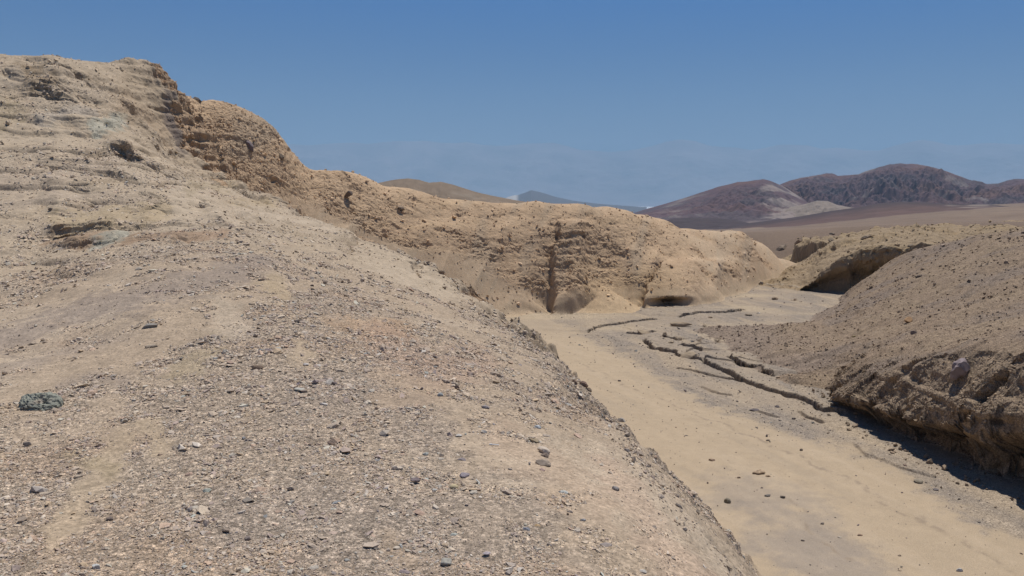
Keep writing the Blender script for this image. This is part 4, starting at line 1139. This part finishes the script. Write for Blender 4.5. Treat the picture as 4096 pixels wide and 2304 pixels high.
HS = hits([(q[1] / 4.0, q[2] / 4.0 + 0.1 * q[3] / 4.0) for q in STONES])
xs_, ys_ = HS[:, 0], HS[:, 1]
e_ = 0.12
hx = (macro(xs_ + e_, ys_, False) - macro(xs_ - e_, ys_, False)) / (2 * e_)
hy = (macro(xs_, ys_ + e_, False) - macro(xs_, ys_ - e_, False)) / (2 * e_)
VC = np.array([0, CP, -SP])
for i, (label, px, py, wd, flat, c, name, ax, cuts, rough, sink, group, yaw, cat) in enumerate(STONES):
    g_ = np.random.RandomState(100 + i)
    p = HS[i]
    depth = float((p - EYE) @ VC)
    size = wd / 4.0 / F * depth * 1.08
    v = rock_mesh(100 + i, ax, flat, cuts, rough) * size
    n = np.array([-np.clip(hx[i], -.7, .7), -np.clip(hy[i], -.7, .7), 1.0]); n /= np.linalg.norm(n)
    yw = yaw if yaw is not None else g_.uniform(-0.5, 0.5)
    t1 = np.array([math.cos(yw), math.sin(yw), 0]); t1 -= n * (t1 @ n); t1 /= np.linalg.norm(t1); t2 = np.cross(n, t1)
    v = v[:, 0:1] * t1 + v[:, 1:2] * t2 + v[:, 2:3] * n
    hgt = np.ptp(v @ n)
    v = v + n * hgt * (0.5 - sink)
    tone = 1 + 0.22 * n3(v[:, 0] / size * 3 + i, v[:, 1] / size * 3, v[:, 2] / size * 3) + 0.12 * n3(v[:, 0] / size * 11, v[:, 1] / size * 11 + i, v[:, 2] / size * 11)
    o = mesh_obj(name, v, F4, np.clip((0.8 * np.array(c) + 0.2 * np.array([.33, .26, .19])) * tone[:, None], .02, .8), M_STONE)
    o.location = p
    tag(o, label, cat or {"stone": "stone", "rock": "rock", "boulder": "boulder", "clod": "clod", "mud_slab": "mud slab"}[name], group)

# crumbling green rock sunk in the hillside
V6, F6 = ico(5)
p = hits([(36.3, 408)])[0]
size = 39 / F * float((p - EYE) @ VC)
v = V6 * np.array([1.0, 0.9, 0.46])
a0 = np.arctan2(v[:, 1], v[:, 0])
v = v * (1 + 0.16 * n2(np.cos(a0) * 1.6 + 4, np.sin(a0) * 1.6))[:, None]
d_ = 0.14 * n3(v[:, 0] * 2.2, v[:, 1] * 2.2, v[:, 2] * 2.2 + 3) + 0.07 * n3(v[:, 0] * 6, v[:, 1] * 6, v[:, 2] * 6) + 0.03 * n3(v[:, 0] * 15, v[:, 1] * 15, v[:, 2] * 15)
cr_ = np.exp(-(np.abs(n3(v[:, 0] * 2.6 + 1.4 * v[:, 1], v[:, 1] * 3.4 - v[:, 0], v[:, 2] * 2 + 9)) / 0.05) ** 2)
d_ = np.round(d_ * 14) / 14 * 0.6 + d_ * 0.4 - 0.10 * cr_
v = v + V6 * d_[:, None]
tone = 1 + 0.3 * n3(v[:, 0] * 5, v[:, 1] * 5, v[:, 2] * 5) + 0.2 * n3(v[:, 0] * 16, v[:, 1] * 16, v[:, 2] * 16)
cg = np.zeros((len(v), 3)) + np.array([.255, .255, .205])
cg = mixc(cg, np.array([.32, .26, .20]), 0.75 * sm(0.05, 0.5, n3(v[:, 0] * 1.8 + 3, v[:, 1] * 1.8, v[:, 2] * 1.8)))
v = v * (size * 0.5)
tilt = np.array([[1, 0, 0.05], [0, 0.93, -0.36], [-0.05, 0.36, 0.93]])
o = mesh_obj("rock", v @ tilt.T, F6, np.clip(cg * tone[:, None], .02, .8), M_STONE)
o.location = p + np.array([0, 0.06, 0.015]) * 1.0
tag(o, "large crumbling dark green rock half buried in the hillside", "rock")

# thin white stick on the gravel
import bmesh
def cyl(name, r_, L, c, parent, x0, rot):
    bm = bmesh.new()
    bmesh.ops.create_cone(bm, cap_ends=True, segments=14, radius1=r_, radius2=r_ * 0.96, depth=L)
    me = bpy.data.meshes.new(name); bm.to_mesh(me); bm.free()
    m = bpy.data.materials.new(name + "_paper"); m.use_nodes = True
    m.node_tree.nodes["Principled BSDF"].inputs["Base Color"].default_value = (*c, 1)
    m.node_tree.nodes["Principled BSDF"].inputs["Roughness"].default_value = 0.8
    me.materials.append(m)
    o = bpy.data.objects.new(name, me); scene.collection.objects.link(o); o.parent = parent
    o.location = x0; o.rotation_euler = rot
    return o
hp = hits([(494.2, 446.2)])[0]
stick = bpy.data.objects.new("stick", None); scene.collection.objects.link(stick)
stick.location = hp + np.array([0, 0, 0.012]); stick.rotation_euler = (0, 0.05, -0.15)
tag(stick, "thin white stick with a short end piece lying on the gravel", "stick")
cyl("shaft", 0.0042, 0.046, (.72, .71, .68), stick, (0.012, 0, 0), (0, math.pi / 2, 0))
cyl("end_piece", 0.0045, 0.022, (.80, .79, .76), stick, (-0.024, 0, 0), (0, math.pi / 2, 0))

# dry bushes in the bend of the wash
def bush(px, py, wpx, label, seed, c):
    g_ = np.random.RandomState(seed)
    p = hits([(px, py)])[0]
    R_ = wpx / F * float((p - EYE) @ VC) * 0.55
    co = []; fc_ = []
    def twig(a, d, L, th, lv):
        pts_ = [a]
        for k in range(4):
            d = d + 0.35 * g_.randn(3) * np.array([1, 1, .6]); d /= np.linalg.norm(d)
            pts_.append(pts_[-1] + d * L / 4)
        for k in range(4):
            q0, q1 = pts_[k], pts_[k + 1]; t_ = th * (1 - 0.2 * k)
            ax_ = np.cross(q1 - q0, [0.3, 0.2, 1]); ax_ /= np.linalg.norm(ax_) + 1e-9
            bx_ = np.cross(q1 - q0, ax_); bx_ /= np.linalg.norm(bx_) + 1e-9
            b = len(co)
            for q in (q0, q1):
                for an in (0, 2.1, 4.2):
                    co.append(q + t_ * (ax_ * math.cos(an) + bx_ * math.sin(an)))
            for j in range(3):
                fc_.append((b + j, b + (j + 1) % 3, b + 3 + (j + 1) % 3, b + 3 + j))
            if lv and k > 0:
                twig(q1, d + 0.7 * g_.randn(3), L * 0.5, th * 0.6, lv - 1)
    for _ in range(26):
        an = g_.uniform(0, 6.28); up = g_.uniform(0.15, 1.1)
        d = np.array([math.cos(an), math.sin(an), up]); d /= np.linalg.norm(d)
        twig(np.array([0, 0, 0.0]), d, R_ * g_.uniform(.7, 1.1), R_ * 0.022, 1)
    co_ = np.array(co)
    o = mesh_obj("dry_bush", co_, np.array(fc_), np.array(c) * (0.8 + 0.4 * g_.rand(len(co_), 1)), M_STONE)
    o.location = p
    tag(o, label, "bush", "dry bushes in the wash")
bush(699.5, 341.5, 9, "dry straw coloured bush beside the silt island", 3, (.30, .215, .13))
bush(717.5, 342, 9, "faint dry bush at the edge of the grey slope", 4, (.34, .255, .165))
bush(704.5, 327, 7, "small grey bush on the sand ribbon", 5, (.31, .25, .17))
bush(794, 300.5, 6, "round brown tumbleweed near the far bank", 6, (.28, .18, .11))

# ------------------------------------------------------------------ haze
def make_haze():
    x0, x1, y0, y1, z0, z1 = -21500, 21500, -3000, 21500, VALLEY - 3, 1560
    v = [(a, b, c) for a in (x0, x1) for b in (y0, y1) for c in (z0, z1)]
    f = [(0, 1, 3, 2), (4, 6, 7, 5), (0, 4, 5, 1), (2, 3, 7, 6), (0, 2, 6, 4), (1, 5, 7, 3)]
    me = bpy.data.meshes.new("haze"); me.from_pydata(v, [], f); me.update()
    m = bpy.data.materials.new("haze_air"); m.use_nodes = True
    n = m.node_tree.nodes; l = m.node_tree.links
    n.remove(n["Principled BSDF"])
    pv = n.new("ShaderNodeVolumePrincipled")
    pv.inputs["Color"].default_value = (0.37, 0.58, 0.785, 1)
    pv.inputs["Density"].default_value = 1.1e-4
    pv.inputs["Anisotropy"].default_value = 0.0
    l.new(pv.outputs[0], n["Material Output"].inputs["Volume"])
    m.cycles.volume_sampling = 'DISTANCE'
    me.materials.append(m)
    o = bpy.data.objects.new("haze", me); scene.collection.objects.link(o)
    tag(o, "thin blue dust haze filling the air over the valley", "haze", kind="stuff")
make_haze()
